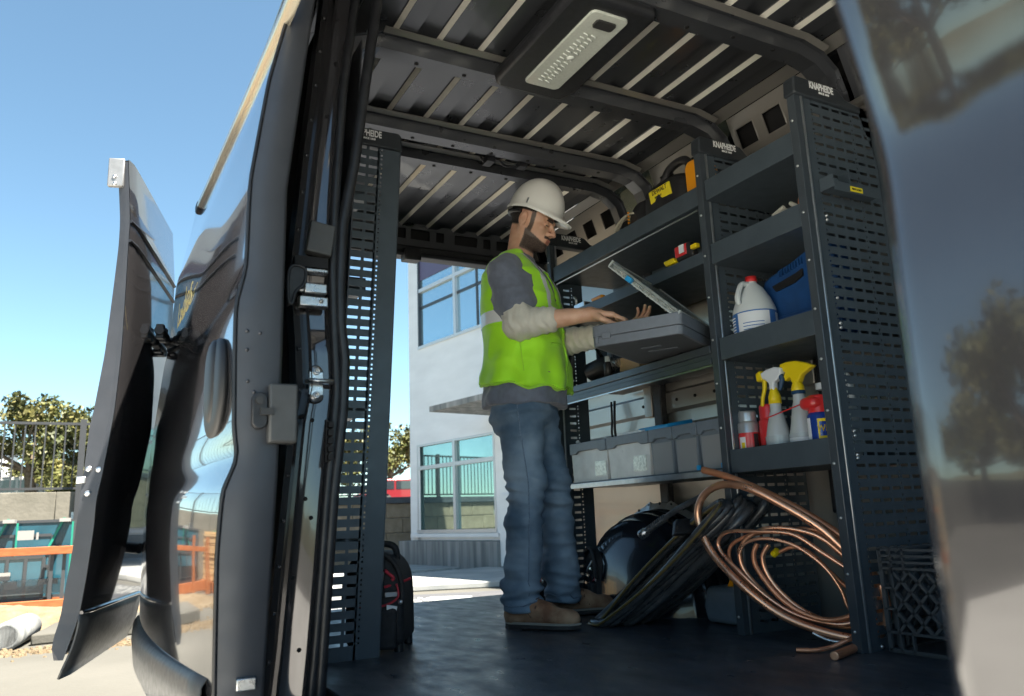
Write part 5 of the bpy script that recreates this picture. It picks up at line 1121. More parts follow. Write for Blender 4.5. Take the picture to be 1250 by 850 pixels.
for nm, r_, m, pts in COPPER_PATHS:
    p = smoothpath(pts, 7); mb = MB(); mb.tube(p, r_, 12, caps=False); o = part(nm, mb, m, CO)
    if nm == 'thick_pipe':
        for e, d in ((p[0], p[0]-p[1]), (p[-1], p[-1]-p[-2])):
            d.normalize(); part('pipe_bore', MB().lathe([(r_, 0.0), (r_*1.02, 0.001), (r_*.75, 0.0015), (r_*.72, -0.012), (0, -0.012)], e, 14, axis=d), 'hole_dark' , o)
            part('cut_end', MB().lathe([(r_*1.01, 0.0), (r_*1.01, 0.002), (r_*.78, 0.002)], e, 14, axis=d), 'copper', o)
part('yellow_cap', MB().cyl((2.052, 2.012, 0.274), Vector((2.052, 2.012, 0.274))+Vector((0.0, -0.02, 0.012)), 0.012, n=12), 'yellow_plastic', CO)

# black hose coil
HO = thing('hose_coil', 'thick coil of black hoses leaning beside the copper, with one olive line', 'hose', (2.0, 2.4, 0))
hc = Vector((1.99, 2.43, 0.225)); ha = Vector((0.075, -0.27, 0.205)); hb = Vector((0.07, 0.07, 0.055))
for k in range(14):
    f = 1 - 0.022*(k % 5) + random.uniform(-.02, .02); off = Vector((-0.13+0.020*k, 0.0, 0.0)) + Vector((random.uniform(-.01, .01),)*3)
    path = []
    for a in np.linspace(0, 2*math.pi, 44, endpoint=False):
        ca, sa = math.cos(a), math.sin(a); p = hc + off + ha*math.copysign(abs(ca)**0.85, ca)*f*1.12 + hb*math.copysign(abs(sa)**0.8, sa)*f*(0.55+0.05*(k % 4))
        p += Vector((0.012*math.sin(3*a+k), 0.010*math.sin(2*a+k*1.7), 0)); p.z = max(p.z, 0.015); path.append(p)
    part('olive_line' if k in (0,) else 'hose', MB().tube(path, 0.005 if k == 0 else random.choice((0.015, 0.017, 0.014)), 10, closed=True), 'hose_olive' if k == 0 else 'hose_black', HO)
mb = MB(); q = hc + ha*0.62 + hb*0.35 + Vector((-0.08, 0, 0.0)); mb.obox(q, ha.normalized()*0.012, Vector((0.12, 0, 0)), hb.normalized()*0.05); part('strap', mb, 'black_plastic', HO, bevel=0.006)
e0 = Vector((1.945, 2.60, 0.338)); ed = Vector((0.06, -0.16, 0.095)).normalized()
mb = MB(); mb.lathe([(0.008, -0.002), (0.017, 0.0), (0.019, 0.004), (0.019, 0.028), (0.015, 0.032), (0.015, 0.042)], e0, 20, axis=ed); part('hose_fitting', mb, 'steel', HO); part('fitting_bore', MB().lathe([(0.013, -0.003), (0.0, -0.003)], e0, 16, axis=ed), 'hole_dark', HO)
for k in range(9): part('strain_relief', MB().lathe([(0.012, 0), (0.0155, 0.002), (0.0155, 0.005), (0.012, 0.007)], e0+ed*(0.045+k*0.011), 14, axis=ed), 'hose_black', HO)
part('hose', MB().tube([e0+ed*0.04, e0+ed*0.2, e0+ed*0.35+Vector((0, 0, -0.02))], 0.0115, 8), 'hose_black', HO)

# tool bags
def tote(c, wy, wx, h, label, ang=0.0, zipa=True, feet=False):
    t = thing('tool_bag', label, 'tool bag', c); Rm = Matrix.Rotation(ang, 3, 'Z'); U, V = Rm @ Y, Rm @ X; C = Vector(c)
    poly = []
    for a in np.linspace(0, math.pi, 16): poly.append((wy*math.cos(a)*(1-0.0*abs(math.cos(a))), h*0.52 + h*0.48*math.sin(a)**0.7))
    poly = [(wy*1.02, 0.02)] + poly + [(-wy*1.02, 0.02)]
    mb = MB(); mb.prism(poly, wx*2, (U, Z, V), C); part('bag_body', mb, 'bag_fabric', t, bevel=0.03, seg=4)
    front = C - V*(wx+0.002)
    mb = MB(); mb.tube([front + U*a*1.0 + Z*b_ for a, b_ in poly[1:-1]], 0.009, 8); part('piping', mb, 'bag_fabric', t)
    mb = MB(); mb.tube(smoothpath([front+U*wy*.75+Z*h*.50, front+U*wy*.3+Z*h*.46, front-U*wy*.4+Z*h*.47, front-U*wy*.85+Z*h*.55, front-U*wy*.8+Z*h*.68], 6), 0.004, 6); part('red_trim', mb, 'red_piping', t)
    mb = MB(); mb.obox(front+Z*h*.24, U*wy*.8, V*0.018, Z*h*.2); part('front_pocket', mb, 'bag_fabric', t, bevel=0.012)
    mb = MB(); mb.tube(smoothpath([front+U*wy*.1+Z*h*.72, front-U*wy*.1+Z*h*.62-V*0.02, front-U*wy*.3+Z*h*.66-V*0.02, front-U*wy*.35+Z*h*.8], 5), 0.004, 6); part('zip_pull', mb, 'steel', t)
    mb = MB(); mb.tube(smoothpath([C+U*wy*.6+Z*h*.86, C+U*wy*.45+Z*h*1.05, C-U*wy*.45+Z*h*1.05, C-U*wy*.6+Z*h*.86], 6), 0.012, 8); part('handle', mb, 'bag_fabric', t)
    for s_ in (-1, 1): part('rivet', MB().lathe([(0.009, 0), (0.007, 0.004), (0, 0.005)], front+U*wy*s_*.93+Z*h*.5-V*0.002, 10, axis=-V), 'bolt', t)
    for s_ in (-1, 1):
        for r_ in (-1, 1): part('foot', MB().cyl(C+U*wy*.8*s_+V*wx*.7*r_, C+U*wy*.8*s_+V*wx*.7*r_+Z*0.03, 0.016), 'black_plastic', t)
    return t
tote((2.20, 3.20, 0), 0.135, 0.09, 0.27, 'black half round tool bag with red trim by the wheel house', ang=R(-22))
tote((2.02, 3.44, 0), 0.12, 0.08, 0.26, 'second black tool bag mostly hidden behind the man', ang=R(-10))
t = tote((0.94, 2.80, 0.0), 0.10, 0.13, 0.33, 'black open tool bag with red handles by the perforated panel', ang=R(60))
for s_, m, z in ((0, 'red_piping', 0.235), (1, 'bolt', 0.20), (2, 'label_white', 0.16)):
    pass
mb = MB(); mb.tube(smoothpath([(0.905, 2.66, 0.215), (0.96, 2.665, 0.225), (1.01, 2.69, 0.235)], 5), 0.005, 6); part('red_trim', mb, 'red_piping', t)
mb = MB(); mb.tube(smoothpath([(0.905, 2.655, 0.27), (0.935, 2.655, 0.245), (0.93, 2.655, 0.235)], 5), 0.006, 6); part('pliers_handle', mb, 'red_piping', t)
part('spanner', MB().obox((0.925, 2.648, 0.19), X*0.022, Y*0.004, Z*0.008), 'bolt', t, bevel=0.002)
part('tag', MB().prism([(-0.015, -0.03), (0.012, -0.02), (0.022, 0.02), (-0.015, 0.028)], 0.004, (X, Z, Y), (0.925, 2.65, 0.13)), 'label_white', t)

# grey tool behind the middle post, crate at the right
t = thing('grey_tool', 'slate grey tool body with an orange tab on the floor behind the middle post', 'tool', (2.2, 2.4, 0))
part('body', MB().prism([(-0.11, 0.0), (0.13, 0.0), (0.13, 0.10), (0.09, 0.14), (-0.10, 0.135), (-0.125, 0.06)], 0.14, (-Y, Z, X), (2.22, 2.38, 0.003)), 'bin_lip', t, bevel=0.02, seg=3)
part('orange_tab', MB().prism([(-0.03, 0), (0.03, 0), (0.03, 0.03), (-0.01, 0.03)], 0.05, (-Y, Z, X), (2.2, 2.36, 0.135)), 'orange_plastic', t, bevel=0.004)
CR = thing('milk_crate', 'black lattice milk crate at the foot of the right end panel', 'crate', (2.29, 1.48, 0))
x0, x1, y0, y1, zz0, zz1 = 2.115, 2.44, 1.34, 1.650, 0.004, 0.300
def cratewall(o, U, L, V=Z, H_=0.296):
    mb = MB(); o = Vector(o); W = U.cross(V)
    def bar(u0, v0, u1, v1, wd=0.005): 
        a, b_ = o+U*u0+V*v0, o+U*u1+V*v1; d = (b_-a); mb.obox((a+b_)/2, d/2, d.normalized().cross(W)*wd, W*0.005)
    for h in (0.006, 0.055, H_-0.006, H_-0.024, H_-0.042, H_-0.060): bar(0, h, L, h, 0.0035)
    bar(0.003, 0, 0.003, H_, 0.006); bar(L-0.003, 0, L-0.003, H_, 0.006)
    for a in (0.04, 0.08, L-0.08, L-0.04): bar(a, 0.0, a, 0.055, 0.003); bar(a, H_-0.075, a, H_, 0.003)
    n = 4
    for k in range(-3, 6):
        for sg in (1, -1):
            u0 = k*0.055+ (0 if sg > 0 else 0.16); u1 = u0 + sg*(0.165); a0, b0 = u0, 0.058; a1, b1 = u1, H_-0.065
            tt = [t_ for t_ in np.linspace(0, 1, 60) if 0.035 <= a0+(a1-a0)*t_ <= L-0.035]
            if len(tt) > 3: bar(a0+(a1-a0)*tt[0], b0+(b1-b0)*tt[0], a0+(a1-a0)*tt[-1], b0+(b1-b0)*tt[-1], 0.004)
    bar(0.037, 0.055, 0.037, H_-0.06, 0.004); bar(L-0.037, 0.055, L-0.037, H_-0.06, 0.004)
    for z in (0.12, 0.18): bar(0, z, 0.037, z, 0.003); bar(L-0.037, z, L, z, 0.003)
    return mb
part('front_wall', cratewall((x0, y1, zz0), X, x1-x0), M['crate_black'] if 'crate_black' in M else mat('crate_black', (0.075, 0.08, 0.085), 0.35), CR)
part('front_wall', cratewall((x0, y0, zz0), X, x1-x0), 'crate_black', CR); part('side_wall', cratewall((x0, y0, zz0), Y, y1-y0), 'crate_black', CR); part('side_wall', cratewall((x1, y0, zz0), Y, y1-y0), 'crate_black', CR)
part('base', MB().box((x0, y0, 0.001), (x1, y1, 0.006)), 'crate_black', CR)
mb = MB(); blob(mb, (2.24, 1.50, 0.10), (0.07, 0.06, 0.07)); blob(mb, (2.33, 1.46, 0.13), (0.06, 0.07, 0.05)); mb.box((2.2, 1.4, 0.01), (2.3, 1.5, 0.12)); solo('tool_bundle', mb, 'bin_lip', 'grey rounded tools lying inside the milk crate', 'tools')
# ------------------------------------------------------------------ the man : implicit surfaces meshed with surface nets
def skinmat(name, col, beard_col):
    m = D.materials.new(name); m.use_nodes = True; n = m.node_tree.nodes; l = m.node_tree.links; b = n['Principled BSDF']
    b.inputs['Roughness'].default_value = 0.48; b.inputs['Subsurface Weight'].default_value = 0.12; b.inputs['Subsurface Radius'].default_value = (0.02, 0.008, 0.004); b.inputs['Subsurface Scale'].default_value = 0.5
    tc = n.new('ShaderNodeTexCoord'); t = n.new('ShaderNodeTexNoise'); t.inputs['Scale'].default_value = 28; t.inputs['Detail'].default_value = 6; l.new(tc.outputs['Object'], t.inputs[0])
    r = n.new('ShaderNodeValToRGB'); r.color_ramp.elements[0].position = .3; r.color_ramp.elements[1].position = .7
    r.color_ramp.elements[0].color = (col[0]*.86, col[1]*.76, col[2]*.72, 1); r.color_ramp.elements[1].color = (*col, 1); l.new(t.outputs[0], r.inputs[0])
    at_ = n.new('ShaderNodeAttribute'); at_.attribute_name = 'dark'; t2 = n.new('ShaderNodeTexNoise'); t2.inputs['Scale'].default_value = 220; l.new(tc.outputs['Object'], t2.inputs[0])
    ad = n.new('ShaderNodeMath'); ad.operation = 'MULTIPLY_ADD'; l.new(t2.outputs[0], ad.inputs[0]); ad.inputs[1].default_value = 0.5; l.new(at_.outputs['Fac'], ad.inputs[2])
    mr = n.new('ShaderNodeMapRange'); mr.inputs['From Min'].default_value = 0.45; mr.inputs['From Max'].default_value = 0.95; l.new(ad.outputs[0], mr.inputs[0])
    mx = n.new('ShaderNodeMix'); mx.data_type = 'RGBA'; l.new(mr.outputs[0], mx.inputs[0]); l.new(r.outputs[0], mx.inputs[6]); mx.inputs[7].default_value = (*beard_col, 1)
    a2 = n.new('ShaderNodeAttribute'); a2.attribute_name = 'red'; mx2 = n.new('ShaderNodeMix'); mx2.data_type = 'RGBA'; l.new(a2.outputs['Fac'], mx2.inputs[0]); l.new(mx.outputs[2], mx2.inputs[6]); mx2.inputs[7].default_value = (0.42, 0.15, 0.11, 1)
    l.new(mx2.outputs[2], b.inputs['Base Color'])
    bp = n.new('ShaderNodeBump'); bp.inputs['Strength'].default_value = 0.25; bp.inputs['Distance'].default_value = 0.002; l.new(t2.outputs[0], bp.inputs['Height']); l.new(bp.outputs[0], b.inputs['Normal'])
    M[name] = m
skinmat('skin', (0.68, 0.42, 0.29), (0.085, 0.058, 0.045))
mat('hat_white', (0.80, 0.80, 0.76), 0.28, coat=0.3, var=0.02)
mat('vest_lime', (0.45, 0.98, 0.02), 0.6, sheen=0.3, bump=0.5, bscale=900, var=0.06, vscale=9)
mat('vest_binding', (0.40, 0.80, 0.05), 0.5)
mat('reflective', (0.78, 0.80, 0.80), 0.35, 0.1)
mat('tee_slate', (0.145, 0.165, 0.215), 0.85, var=0.1, vscale=40, bump=0.4, bscale=700, sheen=0.3)
mat('undershirt', (0.64, 0.61, 0.53), 0.85, var=0.06, vscale=30, bump=0.5, bscale=600, sheen=0.2)
mat('denim', (0.075, 0.13, 0.20), 0.8, col2=(0.24, 0.33, 0.43), vscale=6, bump=0.9, bscale=700, detail=9)
mat('denim_light', (0.14, 0.20, 0.28), 0.8, var=0.2, vscale=200)
mat('suede', (0.22, 0.10, 0.055), 0.85, col2=(0.46, 0.29, 0.18), vscale=14, bump=0.5, bscale=160)
mat('suede_dark', (0.10, 0.045, 0.028), 0.75, var=0.2, vscale=30)
mat('boot_sole', (0.035, 0.032, 0.032), 0.7)
mat('boot_welt', (0.30, 0.27, 0.23), 0.7)
mat('beard_hair', (0.07, 0.048, 0.038), 0.8, bump=0.8, bscale=300, var=0.3, vscale=200)
mat('hair', (0.022, 0.016, 0.013), 0.7, bump=0.8, bscale=300)

def V3(*a): return np.array(a, float)
class SDF:
    def __init__(s, lo, hi, h):
        s.lo = np.array(lo, float); s.h = h; s.n = np.ceil((np.array(hi)-s.lo)/h).astype(int)+1; s.ops = []
    def _d(s, op, P):
        t = op['t']
        if t == 'cap':
            a, b, ra, rb = op['a'], op['b'], op['ra'], op['rb']; ab = b-a
            q = np.clip(((P-a)@ab)/(ab@ab), 0, 1); return np.linalg.norm(P-a-q[..., None]*ab, axis=-1) - (ra+(rb-ra)*q)
        if t == 'ell':
            L = (P-op['c'])@op['R'].T; r = op['r']; k0 = np.linalg.norm(L/r, axis=-1); k1 = np.linalg.norm(L/(r*r), axis=-1)
            return k0*(k0-1)/np.maximum(k1, 1e-9)
        return op['f'](P)
    def cap(s, a, b, ra, rb=None, k=0.01, sub=False):
        a, b = np.array(a, float), np.array(b, float); rb = ra if rb is None else rb; m = max(ra, rb)+0.03+k
        s.ops.append(dict(t='cap', a=a, b=b, ra=ra, rb=rb, k=k, sub=sub, lo=np.minimum(a, b)-m, hi=np.maximum(a, b)+m)); return s
    def ell(s, c, r, Rm=np.eye(3), k=0.01, sub=False):
        c, r = np.array(c, float), np.array(r, float); m = r.max()+0.03+k
        s.ops.append(dict(t='ell', c=c, r=r, R=np.array(Rm, float), k=k, sub=sub, lo=c-m, hi=c+m)); return s
    def fn(s, f, lo, hi, k=0.01, sub=False): s.ops.append(dict(t='fn', f=f, k=k, sub=sub, lo=np.array(lo, float), hi=np.array(hi, float))); return s
    @staticmethod
    def comb(F, d, k, sub):
        if sub: d = -d; hh = np.maximum(k-np.abs(F-d), 0)/k; return np.maximum(F, d)+hh*hh*k*0.25
        hh = np.maximum(k-np.abs(F-d), 0)/k; return np.minimum(F, d)-hh*hh*k*0.25
    def evalp(s, P):
        F = np.full(len(P), 0.5)
        for op in s.ops:
            if op['sub'] == 2: F = np.maximum(F, s._d(op, P)); continue
            F = s.comb(F, s._d(op, P), op['k'], op['sub'])
        return F
    def mesh(s, name, iters=2, smooth=0):
        F = np.full(tuple(s.n), 0.5, np.float32); ax = [s.lo[i]+s.h*np.arange(s.n[i]) for i in range(3)]
        for op in s.ops:
            i0 = np.maximum(np.floor((op['lo']-s.lo)/s.h).astype(int), 0); i1 = np.minimum(np.ceil((op['hi']-s.lo)/s.h).astype(int)+1, s.n)
            if (i1 <= i0).any(): continue
            sl = tuple(slice(a, b) for a, b in zip(i0, i1)); P = np.stack(np.meshgrid(*[ax[i][i0[i]:i1[i]] for i in range(3)], indexing='ij'), -1)
            d = s._d(op, P)
            F[sl] = np.maximum(F[sl], d) if op['sub'] == 2 else s.comb(F[sl], d, op['k'], op['sub'])
        neg = F < 0
        c = np.zeros(tuple(s.n-1), int)
        for dx in (0, 1):
            for dy in (0, 1):
                for dz in (0, 1): c += neg[dx:dx+s.n[0]-1, dy:dy+s.n[1]-1, dz:dz+s.n[2]-1]
        act = (c > 0) & (c < 8); idx = -np.ones(act.shape, int); cells = np.argwhere(act); idx[act] = np.arange(len(cells))
        acc = np.zeros((len(cells), 3)); cnt = np.zeros(len(cells)); cor = [(x, y, z) for x in (0, 1) for y in (0, 1) for z in (0, 1)]
        val = {q: F[cells[:, 0]+q[0], cells[:, 1]+q[1], cells[:, 2]+q[2]] for q in cor}
        for a in cor:
            for axn in range(3):
                if a[axn] == 0:
                    b = list(a); b[axn] = 1; b = tuple(b); va, vb = val[a], val[b]; x = (va < 0) != (vb < 0)
                    t = np.where(x, va/np.where(x, va-vb, 1), 0); p = np.array(a, float)+0*t[:, None]; p = np.repeat(np.array([a], float), len(cells), 0); p[:, axn] = t
                    acc[x] += p[x]; cnt[x] += 1
        Vv = (cells+acc/cnt[:, None])*s.h+s.lo
        quads = []
        for axn in range(3):
            o1, o2 = [(1, 2), (2, 0), (0, 1)][axn]
            A = np.moveaxis(neg, axn, 0); cr = np.moveaxis(A[:-1] != A[1:], 0, axn); e = np.argwhere(cr)
            ok = (e[:, o1] > 0) & (e[:, o2] > 0) & (e[:, o1] < s.n[o1]-1) & (e[:, o2] < s.n[o2]-1); e = e[ok]
            def ci(d1, d2): q = e.copy(); q[:, o1] -= d1; q[:, o2] -= d2; return idx[q[:, 0], q[:, 1], q[:, 2]]
            Q = np.stack([ci(1, 1), ci(0, 1), ci(0, 0), ci(1, 0)], 1); fl = ~neg[e[:, 0], e[:, 1], e[:, 2]]; Q[fl] = Q[fl][:, ::-1]; quads.append(Q)
        Q = np.concatenate(quads)
        for _ in range(iters):
            e = 1e-3; f0 = s.evalp(Vv); g = np.stack([s.evalp(Vv+np.eye(3)[i]*e)-f0 for i in range(3)], 1)/e
            Vv = Vv - np.clip(f0, -0.004, 0.004)[:, None]*g/np.maximum((g*g).sum(1), .25)[:, None]
        for _ in range(smooth):
            acc = np.zeros_like(Vv); cnt = np.zeros(len(Vv))
            for i in range(4): np.add.at(acc, Q[:, i], Vv[Q[:, (i+1) % 4]]+Vv[Q[:, i-1]]); np.add.at(cnt, Q[:, i], 2)
            Vv = 0.5*Vv+0.5*acc/cnt[:, None]
        me = D.meshes.new(name); me.from_pydata(Vv.tolist(), [], Q.tolist()); me.update()
        me.polygons.foreach_set('use_smooth', [True]*len(Q)); return me
def arr(me): a = np.empty(len(me.vertices)*3); me.vertices.foreach_get('co', a); return a.reshape(-1, 3)
def nrmls(me): return np.array([v.normal[:] for v in me.vertices])
def setco(me, P): me.vertices.foreach_set('co', P.ravel()); me.update()
def vnoise(P, sc, off=0): return np.array([noise.noise(Vector((p[0]*sc[0]+off, p[1]*sc[1], p[2]*sc[2]))) for p in P])
def extract(me, mask, off, name, m, parent, solid=0.0):
    P = arr(me) + nrmls(me)*off; keep = [p.vertices[:] for p in me.polygons if all(mask[i] for i in p.vertices)]
    used = sorted({i for f in keep for i in f}); mp = {i: k for k, i in enumerate(used)}
    m2 = D.meshes.new(name); m2.from_pydata(P[used].tolist(), [], [tuple(mp[i] for i in f) for f in keep]); m2.polygons.foreach_set('use_smooth', [True]*len(keep))
    return link(name, m2, m, parent, solid=solid)

man = thing('person', 'man in white hard hat, lime vest and jeans reaching into the open grey case', 'person', (1.61, 2.885, 0))
TF, TS = V3(0.643, -0.766, 0), V3(0.766, 0.643, 0); TC = V3(1.613, 2.888, 0)
def tl(P): d = P-TC; return d@TF, d@TS, P[..., 2]
ZT = [.78, .84, .92, 1.0, 1.1, 1.2, 1.3, 1.38, 1.44, 1.49, 1.53, 1.57, 1.61]
AT = [.150, .168, .172, .170, .168, .176, .190, .196, .190, .150, .095, .062, .045]
BT_ = [.120, .140, .150, .152, .148, .146, .142, .132, .115, .090, .070, .056, .045]
CT = [-.005, -.005, .0, .008, .008, .004, .0, -.004, -.012, -.018, -.020, -.016, -.010]
def torso(da, db, z0, z1, flare=0.0):
    def f(P):
        ff, ss, zz = tl(P); a = np.interp(zz, ZT, AT)+da; b = np.interp(zz, ZT, BT_)+db; c = np.interp(zz, ZT, CT)
        if flare: g = np.clip((1.15-zz)/0.2, 0, 1)*flare; a = a+g; b = b+g
        n = np.sqrt(((np.abs(ff-c)/b)**2.2+(np.abs(ss)/a)**2.2))**(2/2.2); n = ((np.abs(ff-c)/b)**2.3+(np.abs(ss)/a)**2.3)**(1/2.3)
        d = (n-1)*np.minimum(a, b)*0.9
        return np.maximum(np.maximum(d, z0-zz), zz-z1)
    return f
LO, HI = V3(1.35, 2.62, 0.75), V3(1.88, 3.14, 1.66)
def P_(f, s, z): return TC+TF*f+TS*s+V3(0, 0, z)
# joints
rsh, rel, rwr = V3(1.480, 2.775, 1.435), V3(1.500, 2.712, 1.195), V3(1.712, 2.518, 1.205)
lsh, lel, lwr = V3(1.752, 3.000, 1.435), V3(1.775, 2.850, 1.165), V3(1.892, 2.612, 1.160)
rhip, rkn, ran = V3(1.548, 2.828, .88), V3(1.556, 2.820, .52), V3(1.540, 2.865, .10)
lhip, lkn, lan = V3(1.678, 2.942, .88), V3(1.765, 2.945, .51), V3(1.830, 3.030, .10)

# ---- head frame
def unit_(v): return v/np.linalg.norm(v)
yaw, pit = R(-49), R(25)
hs_ = V3(-math.sin(yaw), math.cos(yaw), 0); hf = V3(math.cos(yaw)*math.cos(pit), math.sin(yaw)*math.cos(pit), -math.sin(pit)); hu = np.cross(hf, hs_)
HR = np.array([hf, hs_, hu]); HO_ = V3(1.670, 2.858, 1.711)
def hp(f, s, u): return HO_+hf*f+hs_*s+hu*u
b = SDF((1.38, 2.38, 1.02), (2.08, 3.12, 1.88), 0.0042)
b.fn(torso(-.03, -.03, 1.05, 1.60), LO, HI, k=0.03)
b.cap(P_(-.01, 0, 1.47), hp(-.028, 0, -.055), .058, .050, k=.03)
b.cap(P_(-.035, 0, 1.47), hp(-.058, 0, -.03), .032, .030, k=.03)
for s_ in (-1, 1): b.cap(P_(0.03, .012*s_, 1.50), hp(-.02, .052*s_, -.05), .012, .014, k=.02)
b.ell(hp(-.012, 0, .035), (.100, .078, .092), HR, k=.02)
b.ell(hp(.032, 0, -.045), (.064, .060, .078), HR, k=.02)
b.ell(hp(.050, 0, -.085), (.045, .042, .035), HR, k=.02)
b.ell(hp(.082, 0, -.104), (.018, .022, .016), HR, k=.018)
for s_ in (-1, 1):
    b.cap(hp(-.008, .060*s_, -.045), hp(.068, .022*s_, -.098), .016, .015, k=.02)
    b.ell(hp(.066, .040*s_, -.028), (.022, .022, .018), HR, k=.016)
    b.cap(hp(.091, .016*s_, .016), hp(.078, .050*s_, .018), .010, .009, k=.012)
    b.ell(hp(.096, .031*s_, -.004), (.014, .017, .011), HR, k=.010, sub=True)
    b.ell(hp(.0775, .031*s_, -.004), (.0135, .0145, .0125), HR, k=.004)
    b.cap(hp(.088, .022*s_, -.0065), hp(.084, .042*s_, -.0065), .0042, .0036, k=.004)
    b.cap(hp(.098, .013*s_, -.040), hp(.108, .010*s_, -.038), .0085, .0075, k=.007)
    b.ell(hp(.108, .008*s_, -.047), (.004, .0035, .004), HR, k=.004, sub=True)
    b.ell(hp(-.014, .0795*s_, -.012), (.020, .0095, .032), HR, k=.006)
    b.ell(hp(-.008, .0885*s_, -.010), (.010, .006, .017), HR, k=.005, sub=True)
    b.ell(hp(-.010, .080*s_, -.038), (.010, .007, .011), HR, k=.005)
b.cap(hp(.090, 0, .008), hp(.116, 0, -.032), .0075, .0095, k=.010)
b.ell(hp(.117, 0, -.037), (.0115, .0105, .0095), HR, k=.006)
b.ell(hp(.086, 0, -.066), (.018, .028, .022), HR, k=.012)
b.cap(hp(.099, -.016, -.066), hp(.099, .016, -.066), .0068, k=.006); b.cap(hp(.104, -.006, -.064), hp(.104, .006, -.064), .0055, k=.006)
b.cap(hp(.096, -.014, -.077), hp(.096, .014, -.077), .0075, k=.006)
b.cap(hp(.1075, -.020, -.0712), hp(.1075, .020, -.0712), .0026, k=.004, sub=True)
# arms
for sh, el, wr in ((rsh, rel, rwr), (lsh, lel, lwr)):
    b.ell(sh, (.055, .055, .06), k=.03); b.cap(sh, el, .048, .040, k=.02)
    mid = el+(wr-el)*.3; b.cap(el, mid, .041, .0455, k=.02); b.cap(mid, wr, .0455, .0275, k=.02)
# hands
def hand(wr, d, pn, side, curls, thumb, spread=0.06, sc=1.0):
    d = unit_(d); pn = unit_(pn-d*(pn@d)); sd = np.cross(pn, d)*side     # sd points to the thumb side
    b.cap(wr, wr+d*.03, .0275, .027, k=.012)
    for q in (-.030, -.010, .010, .030): b.cap(wr+d*.018+sd*q*.7, wr+d*.088*sc+sd*q, .0150, .0125, k=.014)
    kn = [(.030, .092, .0098, (.044, .027, .020)), (.010, .097, .0100, (.048, .030, .022)), (-.011, .092, .0094, (.044, .028, .021)), (-.031, .082, .0082, (.034, .021, .018))]
    for i, (q, l0, r, ls) in enumerate(kn):
        p = wr+d*l0*sc+sd*q; ang = 0; dd = unit_(d+sd*(q*spread*20*.1))
        for j, L_ in enumerate(ls):
            ang += curls[i][j]; v = dd*math.cos(ang)+pn*math.sin(ang); p2 = p+v*L_*sc; b.cap(p, p2, r-.0008*j, r-.0008*(j+1), k=.0035); p = p2
    p = wr+d*.022+sd*.024+pn*.006; tv = [unit_(np.array(t[0])*1.0) for t in thumb]
    for (t, L_, r0, r1) in thumb:
        v = unit_(d*t[0]+sd*t[1]+pn*t[2]); p2 = p+v*L_; b.cap(p, p2, r0, r1, k=.007); p = p2
rd = unit_(V3(.80, -.56, -.16)); 
hand(rwr, rd, V3(0, 0, -1), 1, [(.35, .55, .35), (.30, .60, .4), (.45, .7, .5), (.6, .8, .5)], [((.65, .62, .45), .045, .0155, .0125), ((.9, .25, .4), .034, .0120, .0105), ((.97, .1, .25), .026, .0105, .008)])
ldv = unit_(V3(.62, -.76, .32))
hand(lwr, ldv, V3(-.55, -.25, .75), -1, [(.15, .35, .3), (.2, .4, .3), (.3, .45, .3), (.4, .5, .4)], [((.45, .75, .45), .046, .0155, .0125), ((.65, .55, .5), .034, .0120, .0105), ((.8, .4, .4), .027, .0105, .0085)])
me = b.mesh('body', 2)
P = arr(me); L = (P-HO_)@HR.T; f_, s_, u_ = L.T; hd_ = (np.abs(f_) < .16) & (np.abs(s_) < .1) & (np.abs(u_) < .16)
def ss(x, a, c): t = np.clip((x-a)/(c-a), 0, 1); return t*t*(3-2*t)
jaw = ss(-u_, -.005+.0, .015+.0)*0
cheek = -.040-.035*np.clip((f_-.01)/.08, 0, 1)*1.0       # upper edge of the beard drops towards the mouth
beard = ss(-(u_-cheek), 0.0, .014)*ss(f_, .002, .016)*ss(-(np.abs(s_)), -.085, -.075)*ss(u_, -.150, -.128)
beard = np.maximum(beard, .85*ss(f_, .012, .018)*ss(-f_, -.040, -.030)*ss(-u_, -.035, -.02)*(np.abs(s_) > .045)*ss(u_, -.09, -.075))
must = ss(f_, .085, .095)*ss(-(np.abs(s_)), -.034, -.026)*ss(-u_, .048, .053)*ss(u_, -.066, -.0605)
beard = np.maximum(beard, must); beard *= 1-ss(f_, .090, .094)*ss(-np.abs(s_), -.022, -.018)*ss(-u_, .0605, .063)*ss(u_, -.085, -.081)
brow = ss(f_, .078, .084)*ss(u_, .008, .012)*ss(-u_, -.026, -.021)*ss(np.abs(s_), .012, .018)*ss(-np.abs(s_), -.054, -.047)
lash = ss(f_, .080, .084)*ss(-np.abs(u_+.0095), -.0030, -.0015)*ss(np.abs(s_), .017, .021)*ss(-np.abs(s_), -.048, -.043)
hairm = ss(-f_, .030, .040)*ss(u_, -.050, -.030) + ss(u_, .020, .030)*ss(-f_, -.040, -.028)*(np.abs(s_) > .04)
dark = np.clip(np.maximum.reduce([beard*.95, brow*.95, lash*1.0, np.clip(hairm, 0, 1)*.95]), 0, 1)*hd_
lips = ss(f_, .090, .095)*ss(-np.abs(s_), -.022, -.018)*ss(-u_, .0605, .063)*ss(u_, -.085, -.081)*hd_
ear = (np.abs(s_) > .072)*hd_*.15; nose_ = ss(f_, .105, .118)*hd_*.25
at_ = me.attributes.new('dark', 'FLOAT', 'POINT'); at_.data.foreach_set('value', dark.astype(np.float32))
at_ = me.attributes.new('red', 'FLOAT', 'POINT'); at_.data.foreach_set('value', np.clip(lips*.75+ear+nose_, 0, 1).astype(np.float32))
body = link('body', me, 'skin', man)
